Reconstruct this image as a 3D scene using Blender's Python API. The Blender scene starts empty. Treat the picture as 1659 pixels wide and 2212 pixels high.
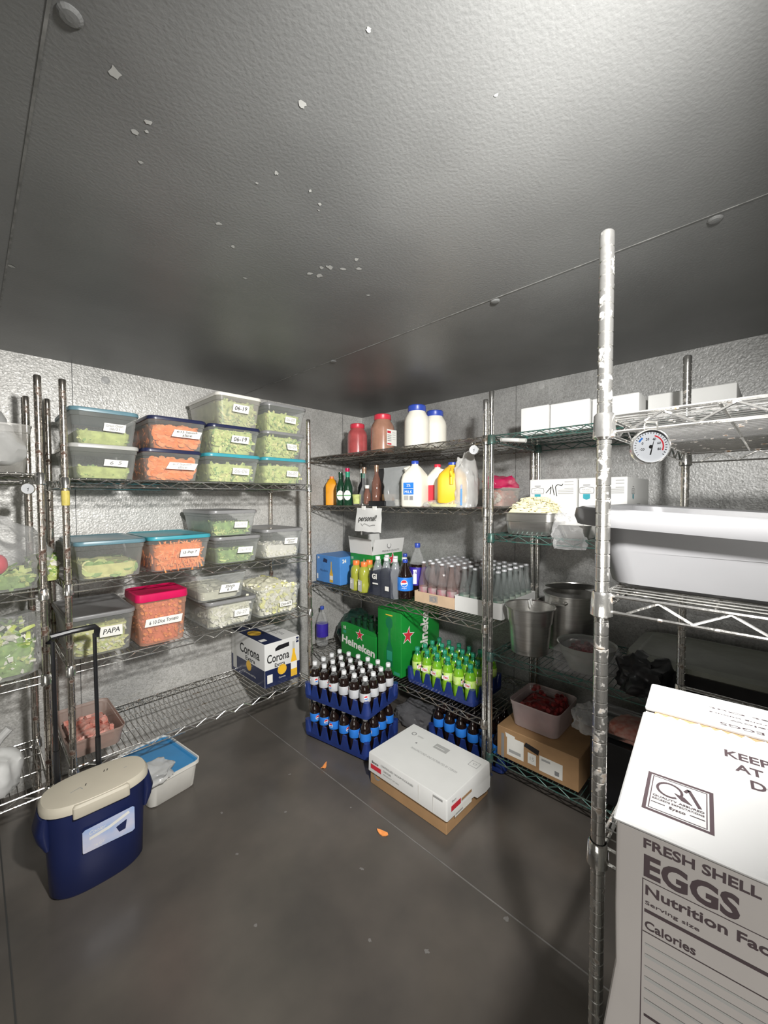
import bpy, bmesh, math, random
from mathutils import Vector, Matrix, noise
PI = math.pi
SC = bpy.context.scene
COL = SC.collection
random.seed(7)

# ------------------------------------------------------------------ camera
cam_d = bpy.data.cameras.new('camera'); cam = bpy.data.objects.new('camera', cam_d); COL.objects.link(cam)
F_PX, YAW, PIT, ROL = 874.47, 0.7736, 0.0339, -0.0033
cam_d.sensor_fit = 'HORIZONTAL'; cam_d.sensor_width = 36.0
cam_d.lens = F_PX / 1659 * 36.0
cam_d.clip_start = 0.02
_f = Vector((math.cos(YAW)*math.cos(PIT), math.sin(YAW)*math.cos(PIT), -math.sin(PIT)))
_r = Vector((math.sin(YAW), -math.cos(YAW), 0)); _u = _r.cross(_f)
_r2 = _r*math.cos(ROL) + _u*math.sin(ROL); _u2 = -_r*math.sin(ROL) + _u*math.cos(ROL)
mw = Matrix((( _r2.x, _u2.x, -_f.x, 0), (_r2.y, _u2.y, -_f.y, 0), (_r2.z, _u2.z, -_f.z, 1.4), (0, 0, 0, 1)))
cam.matrix_world = mw
SC.camera = cam
# ------------------------------------------------------------------ view, world, lamp
SC.view_settings.view_transform = 'Standard'; SC.view_settings.look = 'None'
SC.view_settings.gamma = 1.0; SC.view_settings.use_curve_mapping = False
SC.view_settings.exposure = 1.0
w = bpy.data.worlds.new('world'); SC.world = w; w.use_nodes = True
w.node_tree.nodes['Background'].inputs[0].default_value = (0.02, 0.02, 0.02, 1)
SC.cycles.max_bounces = 8; SC.cycles.transparent_max_bounces = 24
LAMP = Vector((0.36, -0.14, 1.87))
ld = bpy.data.lights.new('lamp_light', 'AREA'); ld.shape = 'DISK'; ld.size = 0.11; ld.energy = 23; ld.spread = math.radians(128)
ld.color = (1.0, 0.985, 0.96)
lo = bpy.data.objects.new('lamp_light', ld); COL.objects.link(lo); lo.location = LAMP
lo.rotation_euler = (Vector((0.48, 0.87, -0.33))).to_track_quat('-Z', 'Y').to_euler()
# added soft fill behind the camera, there to lift the shadows
dd = bpy.data.lights.new('fill_light', 'AREA'); dd.shape = 'RECTANGLE'; dd.size = 0.9; dd.size_y = 1.9; dd.energy = 10; dd.color = (1.0, .97, .92)
do = bpy.data.objects.new('fill_light', dd); COL.objects.link(do); do.location = (-1.27, -.45, 1.0); do.rotation_euler = Vector((1, 0, 0)).to_track_quat('-Z', 'Z').to_euler()

# ------------------------------------------------------------------ materials
def M(name, col, rough=0.5, metal=0.0, var=0.0, vs=20, bump=0.0, bs=60, emit=0, spec=None, coat=0, trans=0, alpha=1, ior=None, col2=None, stretch=None, detail=3, sss=0, thr=None):
    m = bpy.data.materials.new(name); m.use_nodes = True
    nt = m.node_tree; p = nt.nodes['Principled BSDF']; L = nt.links
    p.inputs['Base Color'].default_value = (*col, 1); p.inputs['Roughness'].default_value = rough
    p.inputs['Metallic'].default_value = metal
    if spec is not None: p.inputs['Specular IOR Level'].default_value = spec
    if coat: p.inputs['Coat Weight'].default_value = coat; p.inputs['Coat Roughness'].default_value = 0.05
    if trans: p.inputs['Transmission Weight'].default_value = trans
    if ior: p.inputs['IOR'].default_value = ior
    if alpha < 1: p.inputs['Alpha'].default_value = alpha
    if sss: p.inputs['Subsurface Weight'].default_value = sss; p.inputs['Subsurface Scale'].default_value = 0.02
    tc = nt.nodes.new('ShaderNodeTexCoord'); src = tc.outputs['Object']
    if stretch:
        mp = nt.nodes.new('ShaderNodeMapping'); mp.inputs['Scale'].default_value = stretch; L.new(src, mp.inputs['Vector']); src = mp.outputs['Vector']
    c2 = col2 or tuple(max(0, c*(1-var)) for c in col)
    n = nt.nodes.new('ShaderNodeTexNoise'); n.inputs['Scale'].default_value = vs; n.inputs['Detail'].default_value = detail
    L.new(src, n.inputs['Vector'])
    r = nt.nodes.new('ShaderNodeValToRGB'); t = thr or (0.35, 0.65)
    r.color_ramp.elements[0].position = t[0]; r.color_ramp.elements[1].position = t[1]
    r.color_ramp.elements[0].color = (*col, 1); r.color_ramp.elements[1].color = (*c2, 1)
    L.new(n.outputs['Fac'], r.inputs['Fac']); L.new(r.outputs['Color'], p.inputs['Base Color'])
    if bump:
        nb = nt.nodes.new('ShaderNodeTexNoise'); nb.inputs['Scale'].default_value = bs; nb.inputs['Detail'].default_value = 3
        L.new(src, nb.inputs['Vector'])
        b = nt.nodes.new('ShaderNodeBump'); b.inputs['Strength'].default_value = bump; b.inputs['Distance'].default_value = 0.002
        L.new(nb.outputs['Fac'], b.inputs['Height']); L.new(b.outputs['Normal'], p.inputs['Normal'])
    return m

def film(name, col, fac, rough=0.12, bump=0.6, bs=25):
    """thin clear plastic: part see-through, part glossy skin"""
    m = M(name, col, rough, var=0.1, bump=bump, bs=bs)
    nt = m.node_tree; out = nt.nodes['Material Output']; p = nt.nodes['Principled BSDF']
    t = nt.nodes.new('ShaderNodeBsdfTransparent'); mx = nt.nodes.new('ShaderNodeMixShader')
    lw = nt.nodes.new('ShaderNodeLayerWeight'); lw.inputs['Blend'].default_value = 0.35
    ma = nt.nodes.new('ShaderNodeMath'); ma.operation = 'MULTIPLY_ADD'; ma.inputs[1].default_value = 0.55; ma.inputs[2].default_value = fac; ma.use_clamp = True
    nt.links.new(lw.outputs['Facing'], ma.inputs[0]); nt.links.new(ma.outputs[0], mx.inputs[0])
    nt.links.new(t.outputs[0], mx.inputs[1]); nt.links.new(p.outputs[0], mx.inputs[2]); nt.links.new(mx.outputs[0], out.inputs['Surface'])
    return m

def wall_mat(name, base, sp):
    """galvanised embossed metal sheet"""
    m = M(name, base, 0.42, 0.28, var=0.25, vs=3.0, detail=5)
    nt = m.node_tree; L = nt.links; p = nt.nodes['Principled BSDF']
    tc = [n for n in nt.nodes if n.type == 'TEX_COORD'][0]
    v = nt.nodes.new('ShaderNodeTexVoronoi'); v.inputs['Scale'].default_value = 95; L.new(tc.outputs['Object'], v.inputs['Vector'])
    n = nt.nodes.new('ShaderNodeTexNoise'); n.inputs['Scale'].default_value = 70; n.inputs['Detail'].default_value = 4; n.inputs['Distortion'].default_value = 1.5
    L.new(tc.outputs['Object'], n.inputs['Vector'])
    ad = nt.nodes.new('ShaderNodeMath'); ad.operation = 'MULTIPLY_ADD'; ad.inputs[1].default_value = 0.5
    L.new(v.outputs['Distance'], ad.inputs[0]); L.new(n.outputs['Fac'], ad.inputs[2])
    b = nt.nodes.new('ShaderNodeBump'); b.inputs['Strength'].default_value = sp; b.inputs['Distance'].default_value = 0.003
    L.new(ad.outputs[0], b.inputs['Height']); L.new(b.outputs['Normal'], p.inputs['Normal'])
    # fine spangle in the colour
    rr = [n for n in nt.nodes if n.type == 'VALTORGB'][0]
    mx = nt.nodes.new('ShaderNodeMix'); mx.data_type = 'RGBA'; mx.blend_type = 'MULTIPLY'; mx.inputs[0].default_value = 0.55
    r2 = nt.nodes.new('ShaderNodeValToRGB'); r2.color_ramp.elements[0].position = 0.35; r2.color_ramp.elements[1].position = 0.62
    r2.color_ramp.elements[0].color = (.45, .45, .43, 1); r2.color_ramp.elements[1].color = (1, 1, 1, 1)
    L.new(n.outputs['Fac'], r2.inputs['Fac']); L.new(rr.outputs['Color'], mx.inputs[6]); L.new(r2.outputs['Color'], mx.inputs[7])
    L.new(mx.outputs[2], p.inputs['Base Color'])
    return m

def chrome_mat(name, base, rust, amt, rough=0.16):
    m = M(name, base, rough, 0.95, col2=rust, vs=45, thr=(amt, amt+.1), detail=6, bump=0.25, bs=90)
    nt = m.node_tree; p = nt.nodes['Principled BSDF']
    n = [x for x in nt.nodes if x.type == 'TEX_NOISE'][0]
    r = nt.nodes.new('ShaderNodeMapRange'); r.inputs[1].default_value = amt; r.inputs[2].default_value = amt+.1
    r.inputs[3].default_value = 0.95; r.inputs[4].default_value = 0.2
    nt.links.new(n.outputs['Fac'], r.inputs[0]); nt.links.new(r.outputs[0], p.inputs['Metallic'])
    r3 = nt.nodes.new('ShaderNodeMapRange'); r3.inputs[1].default_value = amt; r3.inputs[2].default_value = amt+.1
    r3.inputs[3].default_value = rough; r3.inputs[4].default_value = 0.6
    nt.links.new(n.outputs['Fac'], r3.inputs[0]); nt.links.new(r3.outputs[0], p.inputs['Roughness'])
    return m

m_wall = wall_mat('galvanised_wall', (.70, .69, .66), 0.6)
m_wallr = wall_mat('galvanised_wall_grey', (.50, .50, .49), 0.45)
m_ceil = M('dark_ceiling_panel', (.17, .172, .168), .42, .15, var=.22, vs=2.2, bump=.35, bs=140)
m_floor = M('dark_floor_sheet', (.09, .082, .074), .27, .2, col2=(.15, .132, .115), vs=3.2, detail=6, bump=.12, bs=9, thr=(.3, .75))
m_seam = M('seam_sealant', (.22, .22, .21), .5, .2, var=.5, vs=30)
m_seamdk = M('seam_dark', (.05, .05, .048), .6)
m_cap = M('grey_cap', (.42, .42, .41), .4, var=.2)
m_chip = M('pale_paint_chip', (.42, .42, .40), .5, var=.2)
m_chipf = M('floor_scuff', (.20, .19, .18), .6, var=.3)
m_chrome = chrome_mat('chrome_wire', (.78, .77, .74), (.20, .12, .07), .62)
m_post = chrome_mat('chrome_post', (.72, .71, .68), (.26, .22, .18), .60)
m_rust = chrome_mat('worn_rusty_post', (.62, .58, .52), (.12, .07, .05), .55, .2)
m_dull = chrome_mat('dull_chrome_wire', (.42, .41, .38), (.12, .09, .06), .52, .28)
m_green = M('green_epoxy_wire', (.035, .13, .11), .35, .3, col2=(.12, .15, .13), vs=60, bump=.2)
m_collar = M('black_plastic', (.02, .02, .022), .4, var=.3)
m_steel = M('stainless_steel', (.74, .73, .70), .28, .95, var=.15, vs=8, bump=.03, bs=12, stretch=(1, 1, 12))
m_black = M('black', (.012, .012, .014), .35, var=.2)
m_dark = M('dark_grey', (.03, .03, .032), .5, var=.3)
m_white = M('white_card', (.70, .70, .68), .6, var=.04, vs=6)
m_paper = M('white_tape', (.82, .81, .76), .7, var=.04)
m_ink = M('black_ink', (.02, .02, .02), .7)
m_fade = M('faded_ink', (.25, .25, .25), .7)
m_greyprint = M('grey_print', (.38, .38, .37), .7)
m_kraft = M('kraft_card', (.42, .25, .12), .75, var=.12, vs=14)
m_kraftl = M('light_kraft_card', (.62, .45, .30), .75, var=.1, vs=14)
m_red = M('red_print', (.62, .03, .05), .5)
m_teal = M('teal_lid', (.05, .33, .40), .35, var=.1)
m_tealg = M('grey_teal_lid', (.13, .25, .30), .35, var=.1)
m_navy = M('navy_lid', (.02, .025, .07), .3, var=.1)
m_greylid = M('grey_lid', (.24, .24, .24), .3, var=.12)
m_clearlid = M('pale_lid', (.50, .50, .47), .3, var=.08)
m_whitelid = M('white_lid', (.78, .76, .70), .35, var=.05)
m_pink = M('pink_lid', (.65, .01, .10), .32, var=.12)
m_pp = film('frosted_plastic', (.56, .58, .56), .20, .25, .05)
m_ppw = film('milky_plastic', (.62, .60, .55), .34, .35, .05)
m_film = film('clear_bag', (.80, .80, .80), .16, .10, 1.0, 30)
m_filmw = film('cloudy_bag', (.72, .72, .70), .50, .25, 1.0, 22)
m_shrink = film('shrink_wrap', (.55, .55, .57), .07, .06, .8, 35)
m_glass = film('clear_glass', (.65, .66, .66), .08, .04, 0.0, 5)
m_let = M('pale_lettuce', (.62, .70, .24), .6, var=.3, vs=40, sss=0)
m_let2 = M('green_lettuce', (.30, .46, .14), .6, var=.4, vs=40)
m_yel = M('pale_yellow_veg', (.78, .76, .32), .6, var=.2, vs=40)
m_org = M('orange_squash', (.92, .24, .03), .55, var=.2, vs=50)
m_org2 = M('pale_orange', (.92, .33, .09), .55, var=.2, vs=50)
m_cream = M('cream_veg', (.74, .72, .56), .6, var=.12, vs=50)
m_whitev = M('white_veg', (.80, .77, .68), .6, var=.1, vs=50)
m_tom = M('diced_tomato', (.80, .22, .12), .55, var=.3, vs=70)
m_meat = M('red_meat', (.30, .03, .03), .3, var=.5, vs=50, bump=.5, bs=40)
m_meat2 = M('pink_meat', (.62, .20, .15), .35, col2=(.75, .45, .38), vs=35, bump=.5, bs=40)
m_cheese = M('shredded_cheese', (.84, .78, .52), .6, var=.15, vs=50)
m_blue = M('blue_crate', (.018, .04, .19), .28, var=.25, vs=15)
m_cola = M('cola', (.012, .006, .005), .08, coat=.6)
m_dew = M('lime_soda', (.22, .46, .02), .12, coat=.6, col2=(.10, .34, .02), vs=20)
m_dewg = M('green_bottle_neck', (.012, .17, .07), .12, coat=.5)
m_gcap = M('green_cap', (.03, .30, .18), .35)
m_wcap = M('white_cap', (.72, .73, .74), .35)
m_bcap = M('blue_cap', (.03, .07, .40), .35)
m_rcap = M('red_cap', (.65, .04, .07), .35)
m_ocap = M('orange_cap', (.92, .22, .05), .35)
m_silver = M('silver_label', (.66, .67, .69), .35, .2, var=.08)
m_blabel = M('blue_label', (.03, .22, .75), .35, var=.2)
m_plabel = M('purple_label', (.05, .03, .36), .35, var=.2)
m_glabel = M('lime_label', (.42, .66, .05), .4, col2=(.60, .75, .30), vs=60)
m_hgreen = M('green_beer_card', (.01, .25, .035), .38, var=.15, vs=5, coat=.3)
m_hdark = M('dark_green_glass', (.012, .05, .025), .08, coat=.6)
m_gold = M('gold_print', (.80, .48, .05), .45, var=.2)
m_corona = M('navy_card', (.012, .02, .07), .4, var=.1)
m_lblue = M('light_blue_card', (.07, .25, .62), .45, var=.08)
m_oj = M('orange_juice', (.86, .50, .03), .4, var=.06)
m_ojc = M('orange_carton', (.92, .38, .01), .4, var=.15)
m_milk = M('milk', (.83, .80, .70), .4, var=.04)
m_lemon = M('lemon_sports_drink', (.38, .40, .05), .2, var=.15, coat=.4)
m_redj = M('red_sauce', (.50, .10, .10), .25, var=.2, coat=.4)
m_brownj = M('brown_sauce', (.42, .22, .15), .25, var=.2, coat=.4)
m_cooler = M('navy_cooler_plastic', (.012, .020, .085), .38, var=.2, vs=4)
m_creamlid = M('cream_plastic', (.62, .57, .46), .45, var=.08, vs=5)
m_tubm = M('grey_white_tub', (.19, .19, .195), .4, var=.08, vs=4)
m_tubd = M('dim_translucent_bin', (.22, .23, .19), .35, var=.15)
m_bluelid = M('bright_blue_lid', (.04, .28, .60), .35, var=.15, vs=6)
m_sticker = M('pale_blue_sticker', (.36, .48, .75), .4, col2=(.62, .62, .74), vs=12)
m_rose = film('rose_glass', (.30, .13, .09), .42, .06, 0.0)
m_foil = M('gold_foil', (.55, .36, .25), .3, .6, var=.3)
m_spot = M('yellow_tape', (.75, .62, .15), .6, var=.3)
m_tin = M('aluminium_tray', (.6, .6, .6), .25, .9, bump=.4, bs=20)
m_dface_dim = M('dial_face_darkened', (.055, .057, .06), .9, spec=0)  # white near dial coloured dark to offset glare from the close lamp
m_dred = M('dial_red', (.05, .004, .005), .9, spec=0)  # near dial print darkened in colour against the same glare
m_dblue = M('dial_blue', (.004, .015, .045), .9, spec=0)
m_dink = M('dial_ink', (.002, .002, .002), .9, spec=0)
m_dface = M('dial_face_far', (.5, .51, .52), .6)
m_lampw = M('lamp_housing', (.6, .6, .6), .4, .3)

# ------------------------------------------------------------------ mesh builder
class MB:
    def __init__(s): s.v = []; s.f = []; s.m = []; s.mats = []
    def mi(s, mat):
        if mat not in s.mats: s.mats.append(mat)
        return s.mats.index(mat)
    def add(s, vs, fs, mat, tf=None):
        o = len(s.v); i = s.mi(mat)
        s.v += [tuple(tf @ Vector(v)) if tf is not None else tuple(v) for v in vs]
        s.f += [tuple(o+k for k in f) for f in fs]; s.m += [i]*len(fs); return s
    def box(s, x0, x1, y0, y1, z0, z1, mat, tf=None):
        vs = [(x, y, z) for z in (z0, z1) for y in (y0, y1) for x in (x0, x1)]
        return s.add(vs, [(0, 2, 3, 1), (4, 5, 7, 6), (0, 1, 5, 4), (2, 6, 7, 3), (0, 4, 6, 2), (1, 3, 7, 5)], mat, tf)
    def loft(s, rings, mat, cap0=True, cap1=True, tf=None):
        n = len(rings[0]); vs = [p for r in rings for p in r]; fs = []
        for k in range(len(rings)-1):
            for i in range(n):
                j = (i+1) % n; fs.append((k*n+i, k*n+j, (k+1)*n+j, (k+1)*n+i))
        if cap0: fs.append(tuple(range(n-1, -1, -1)))
        if cap1: fs.append(tuple((len(rings)-1)*n+i for i in range(n)))
        return s.add(vs, fs, mat, tf)
    def rbox(s, w, d, z0, z1, mat, r=.004, cx=0, cy=0, tf=None, n=3):
        b = min(r, .4*(z1-z0))
        rings = [rr(w-2*b, d-2*b, max(r-b, .0005), z0, cx, cy, n), rr(w, d, r, z0+b, cx, cy, n), rr(w, d, r, z1-b, cx, cy, n), rr(w-2*b, d-2*b, max(r-b, .0005), z1, cx, cy, n)]
        return s.loft(rings, mat, tf=tf)
    def lathe(s, prof, mat, n=16, cx=0, cy=0, cap0=True, cap1=True, tf=None):
        rings = [[(cx+r*math.cos(2*PI*i/n), cy+r*math.sin(2*PI*i/n), z) for i in range(n)] for r, z in prof]
        return s.loft(rings, mat, cap0, cap1, tf)
    def tube(s, pts, r, mat, n=6, tf=None):
        pts = [Vector(p) for p in pts]; rings = []
        for i, p in enumerate(pts):
            a = pts[max(i-1, 0)]; b = pts[min(i+1, len(pts)-1)]; t = (b-a).normalized()
            ref = Vector((0, 0, 1)) if abs(t.z) < .9 else Vector((1, 0, 0))
            x = t.cross(ref).normalized(); y = x.cross(t)
            k = 1.0
            if 0 < i < len(pts)-1:
                c = (p-a).normalized().dot((b-p).normalized()); k = 1/max(.6, math.sqrt((1+c)/2))
            rings.append([tuple(p+(x*math.cos(2*PI*j/n)+y*math.sin(2*PI*j/n))*r*k) for j in range(n)])
        return s.loft(rings, mat, tf=tf)
    def build(s, name, parent=None, smooth=False, loc=None):
        me = bpy.data.meshes.new(name); me.from_pydata(s.v, [], s.f)
        for m in s.mats: me.materials.append(m)
        me.polygons.foreach_set('material_index', s.m)
        if smooth: me.polygons.foreach_set('use_smooth', [True]*len(s.f))
        me.update(); me.validate()
        if smooth: me.set_sharp_from_angle(angle=math.radians(38))
        o = bpy.data.objects.new(name, me); COL.objects.link(o)
        if parent: o.parent = parent
        if loc: o.location = loc
        return o

def rr(w, d, r, z, cx=0, cy=0, n=4):
    r = min(r, w/2-1e-4, d/2-1e-4); out = []
    for qx, qy, a0 in ((1, 1, 0), (-1, 1, PI/2), (-1, -1, PI), (1, -1, 3*PI/2)):
        for i in range(n+1):
            a = a0 + PI/2*i/n
            out.append((cx+qx*(w/2-r)+r*math.cos(a), cy+qy*(d/2-r)+r*math.sin(a), z))
    return out

def thing(name, label, cat, loc=(0, 0, 0), rz=0, group=None, stuff=False):
    o = bpy.data.objects.new(name, None); COL.objects.link(o); o.empty_display_size = .05
    o.location = loc; o.rotation_euler = (0, 0, math.radians(rz)); return tag(o, label, cat, group, stuff)
def tag(o, label, cat, group=None, stuff=False):
    o['label'] = label; o['category'] = cat
    if group: o['group'] = group
    if stuff: o['kind'] = 'stuff'
    return o
def struct(o): o['kind'] = 'structure'; return o
def dup(root, loc, rz=None, label=None, group=None):
    r = root.copy(); COL.objects.link(r); r.location = loc
    if rz is not None: r.rotation_euler = (0, 0, math.radians(rz))
    if label: r['label'] = label
    if group: r['group'] = group
    for ch in list(root.children):
        c = ch.copy(); COL.objects.link(c); c.parent = r
        for g in list(ch.children):
            d = g.copy(); COL.objects.link(d); d.parent = c
    return r

# ------------------------------------------------------------------ text and printed decals
_tc = {}
def text_data(s, bold, shear):
    k = (s, bold, shear)
    if k in _tc: return _tc[k]
    c = bpy.data.curves.new('t', 'FONT'); c.body = s; c.offset = bold; c.shear = shear; c.size = 1; c.resolution_u = 3
    o = bpy.data.objects.new('t', c); COL.objects.link(o)
    dg = bpy.context.evaluated_depsgraph_get(); me = bpy.data.meshes.new_from_object(o.evaluated_get(dg))
    vs = [tuple(v.co) for v in me.vertices]; fs = [tuple(p.vertices) for p in me.polygons]
    bpy.data.objects.remove(o); bpy.data.curves.remove(c); bpy.data.meshes.remove(me)
    if not vs: vs = [(0, 0, 0)]
    x0 = min(v[0] for v in vs); x1 = max(v[0] for v in vs); y0 = min(v[1] for v in vs); y1 = max(v[1] for v in vs)
    _tc[k] = (vs, fs, x0, x1, y0, y1); return _tc[k]

class Decal:
    """printing laid on a plane: origin, right, up, lifted along the normal"""
    def __init__(s, o, right, up, lift=.0006):
        s.o = Vector(o); s.r = Vector(right).normalized(); s.u = Vector(up).normalized(); s.n = s.r.cross(s.u); s.mb = MB(); s.l = lift; s.k = 0
    def _p(s, x, y): return tuple(s.o + s.r*x + s.u*y + s.n*(s.l*.25 + s.k*.00002))
    def poly(s, pts, mat): s.k += 1; s.mb.add([s._p(*p) for p in pts], [tuple(range(len(pts)))], mat); return s
    def rect(s, x0, y0, x1, y1, mat): return s.poly([(x0, y0), (x1, y0), (x1, y1), (x0, y1)], mat)
    def disc(s, x, y, rx, mat, ry=None, n=20, rot=0):
        ry = ry or rx; c, q = math.cos(rot), math.sin(rot)
        return s.poly([(x+rx*math.cos(2*PI*i/n)*c-ry*math.sin(2*PI*i/n)*q, y+rx*math.cos(2*PI*i/n)*q+ry*math.sin(2*PI*i/n)*c) for i in range(n)], mat)
    def star(s, x, y, r, mat, rot=0, sx=1):
        return s.poly([(x+sx*(r if i % 2 == 0 else r*.40)*math.sin(rot+i*PI/5), y+(r if i % 2 == 0 else r*.40)*math.cos(rot+i*PI/5)) for i in range(10)], mat)
    def line(s, pts, wd, mat):
        s.k += 1
        for (x0, y0), (x1, y1) in zip(pts, pts[1:]):
            l = math.hypot(x1-x0, y1-y0) or 1; dx, dy = -(y1-y0)/l*wd/2, (x1-x0)/l*wd/2
            s.mb.add([s._p(x0+dx, y0+dy), s._p(x0-dx, y0-dy), s._p(x1-dx, y1-dy), s._p(x1+dx, y1+dy)], [(0, 1, 2, 3)], mat)
        return s
    def frame(s, x0, y0, x1, y1, wd, mat):
        h = wd/2
        s.line([(x0-h, y0), (x1+h, y0)], wd, mat); s.line([(x0-h, y1), (x1+h, y1)], wd, mat)
        s.line([(x0, y0), (x0, y1)], wd, mat); return s.line([(x1, y0), (x1, y1)], wd, mat)
    def text(s, t, x, y, h, mat, w=None, bold=0, shear=0, rot=0):
        """(x, y) is the centre; h the height of the glyph box; w squeezes the width"""
        vs, fs, x0, x1, y0, y1 = text_data(t, bold, shear); s.k += 1
        k = h/(y1-y0) if y1 > y0 else h; kx = k if w is None else w/(x1-x0); c, q = math.cos(rot), math.sin(rot); out = []
        for v in vs:
            a = (v[0]-(x0+x1)/2)*kx; b = (v[1]-(y0+y1)/2)*k
            out.append(s._p(x+a*c-b*q, y+a*q+b*c))
        s.mb.add(out, fs, mat); return s
    def build(s, name, parent): return s.mb.build(name, parent)

def DF(y, lift=.0006, x=0, z=0): return Decal((x, y, z), (1, 0, 0), (0, 0, 1), lift)     # front, facing -y
def DLs(x, lift=.0006, y=0, z=0): return Decal((x, y, z), (0, -1, 0), (0, 0, 1), lift)   # left side, facing -x
def DRs(x, lift=.0006, y=0, z=0): return Decal((x, y, z), (0, 1, 0), (0, 0, 1), lift)    # right side, facing +x
def DT(z, lift=.0006, x=0, y=0): return Decal((x, y, z), (1, 0, 0), (0, 1, 0), lift)     # top
def wall_loc(xf, yhi, ylo, z, depth):
    """local frame for something on the right wall racks: front faces -X"""
    return (xf+depth/2, (yhi+ylo)/2, z), yhi-ylo

# ------------------------------------------------------------------ room shell
XW, YW, HC = 2.367, 2.571, 2.087
X0, Y0 = -1.3, -1.4
T = .06
struct(MB().box(X0, XW, Y0, YW, -.1, 0, m_floor).build('floor'))
struct(MB().box(X0, XW, Y0, YW, HC, HC+.1, m_ceil).build('ceiling'))
struct(MB().box(X0, XW, YW, YW+T, 0, HC, m_wall).build('wall_left'))
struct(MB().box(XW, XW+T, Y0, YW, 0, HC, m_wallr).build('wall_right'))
struct(MB().box(X0, XW, Y0-T, Y0, 0, HC, m_wall).build('wall_back'))
mb = MB(); mb.box(X0-T, X0, Y0, -.90, 0, HC, m_wall); mb.box(X0-T, X0, 0, YW, 0, HC, m_wall); mb.box(X0-T, X0, -.90, 0, 1.95, HC, m_wall); struct(mb.build('wall_near'))
mb = MB(); mb.box(X0-T-.01, X0+.02, -.95, -.90, 0, 2.0, m_steel); mb.box(X0-T-.01, X0+.02, 0, .05, 0, 2.0, m_steel); mb.box(X0-T-.01, X0+.02, -.95, .05, 1.95, 2.0, m_steel); struct(mb.build('door_1'))  # unseen door frame, added to go with the fill light
k = 0
def trim(mb):
    global k; k += 1; return struct(mb.build('trim_%d' % k))
for x in (1.283, .095): trim(MB().box(x-.0022, x+.0022, Y0, YW, HC-.0015, HC, m_seam))
for x in (.379, 2.15): trim(MB().box(x-.002, x+.002, YW-.0015, YW, 0, HC, m_seam))
for y in (1.172, .0): trim(MB().box(XW-.0015, XW, y-.002, y+.002, 0, HC, m_seam))
for x, mt in ((1.232, m_chipf), (.05, m_seamdk)): trim(MB().box(x-.0022, x+.0022, Y0, YW, 0, .0012, mt))
for x, y in ((1.307, .128), (1.30, .724), (1.291, 1.612), (.118, .735)):
    trim(MB().lathe([(.016, HC), (.016, HC-.002), (.012, HC-.005), (.005, HC-.006)], m_ceil, 18, x, y))
def disc_wall(p, right):
    mb = MB(); prof = [(.020, 0), (.020, .003), (.012, .005)]
    tf = Matrix.Translation(p) @ (Matrix.Rotation(PI/2, 4, 'X') if right == 'L' else Matrix.Rotation(-PI/2, 4, 'Y'))
    mb.lathe(prof, m_cap, 18, tf=tf); trim(mb)
disc_wall((.521, YW, 2.03), 'L'); disc_wall((XW, 1.016, 2.055), 'R'); disc_wall((XW, .432, 2.04), 'R'); disc_wall((XW, 2.46, 2.02), 'R')
# pale chips where the ceiling paint has flaked
mb = MB(); rc = random.Random(3)
spots = [(.181, .78, .012), (.423, .61, .009), (.246, .837, .007), (.234, .877, .007), (.427, .445, .004), (.471, .774, .006), (.55, .765, .005), (.52, 1.079, .008), (.453, 1.015, .009),
         (.766, .971, .013), (.772, 1.029, .014), (.796, .885, .010), (.832, .915, .011), (.646, .36, .004), (.96, 1.009, .007), (.618, 1.204, .007), (.263, .946, .006), (.456, .828, .004), (.589, .782, .006), (.105, 1.633, .010), (.75, .99, .009), (.745, 1.04, .010), (.80, .95, .009), (.60, .80, .004), (.25, .86, .004)]
def blob(mb, x, y, r, z, mat, rc):
    n = 11; a0 = rc.random()*6; e = .55+rc.random()*.45
    pts = []
    for i in range(n):
        a = 2*PI*i/n; q = r*(.55+.6*rc.random()); px, py = q*math.cos(a), q*e*math.sin(a)
        pts.append((x+px*math.cos(a0)-py*math.sin(a0), y+px*math.sin(a0)+py*math.cos(a0), z))
    mb.add(pts, [tuple(range(n))], mat)
for x, y, r in spots: blob(mb, x, y, r, HC-.0008, m_chip, rc)
o = mb.build('paint_chips'); struct(o); o.parent = bpy.data.objects['ceiling']
mb = MB()
for x, y, r in ((1.10, 1.75, .012), (.95, 1.55, .01), (1.17, 1.36, .006), (1.0, 1.1, .012), (.7, 1.5, .01), (.62, 1.2, .008), (.85, .9, .01), (1.21, .62, .014), (.95, .75, .012), (.75, 1.75, .009)):
    blob(mb, x, y, r*.8, .0008, m_chipf, rc)
o = mb.build('floor_scuffs'); struct(o); o.parent = bpy.data.objects['floor']
# lamp over the doorway, behind the frame
t = thing('bulkhead_lamp', 'grey domed bulkhead lamp hanging from the ceiling above the photographer', 'lamp', (LAMP.x, LAMP.y, 0))
MB().lathe([(.05, HC), (.05, HC-.02), (.02, HC-.03), (.02, LAMP.z+.075), (.012, LAMP.z+.07)], m_lampw, 18).build('mount', t)
q = (Vector((0.48, 0.87, -0.33))).to_track_quat('-Z', 'Y').to_matrix().to_4x4()
MB().lathe([(.055, -.004), (.058, .004), (.055, .03), (.035, .06), (.01, .072)], m_lampw, 24, tf=Matrix.Translation((0, 0, LAMP.z)) @ q, cap0=False).build('housing', t, True)

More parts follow.
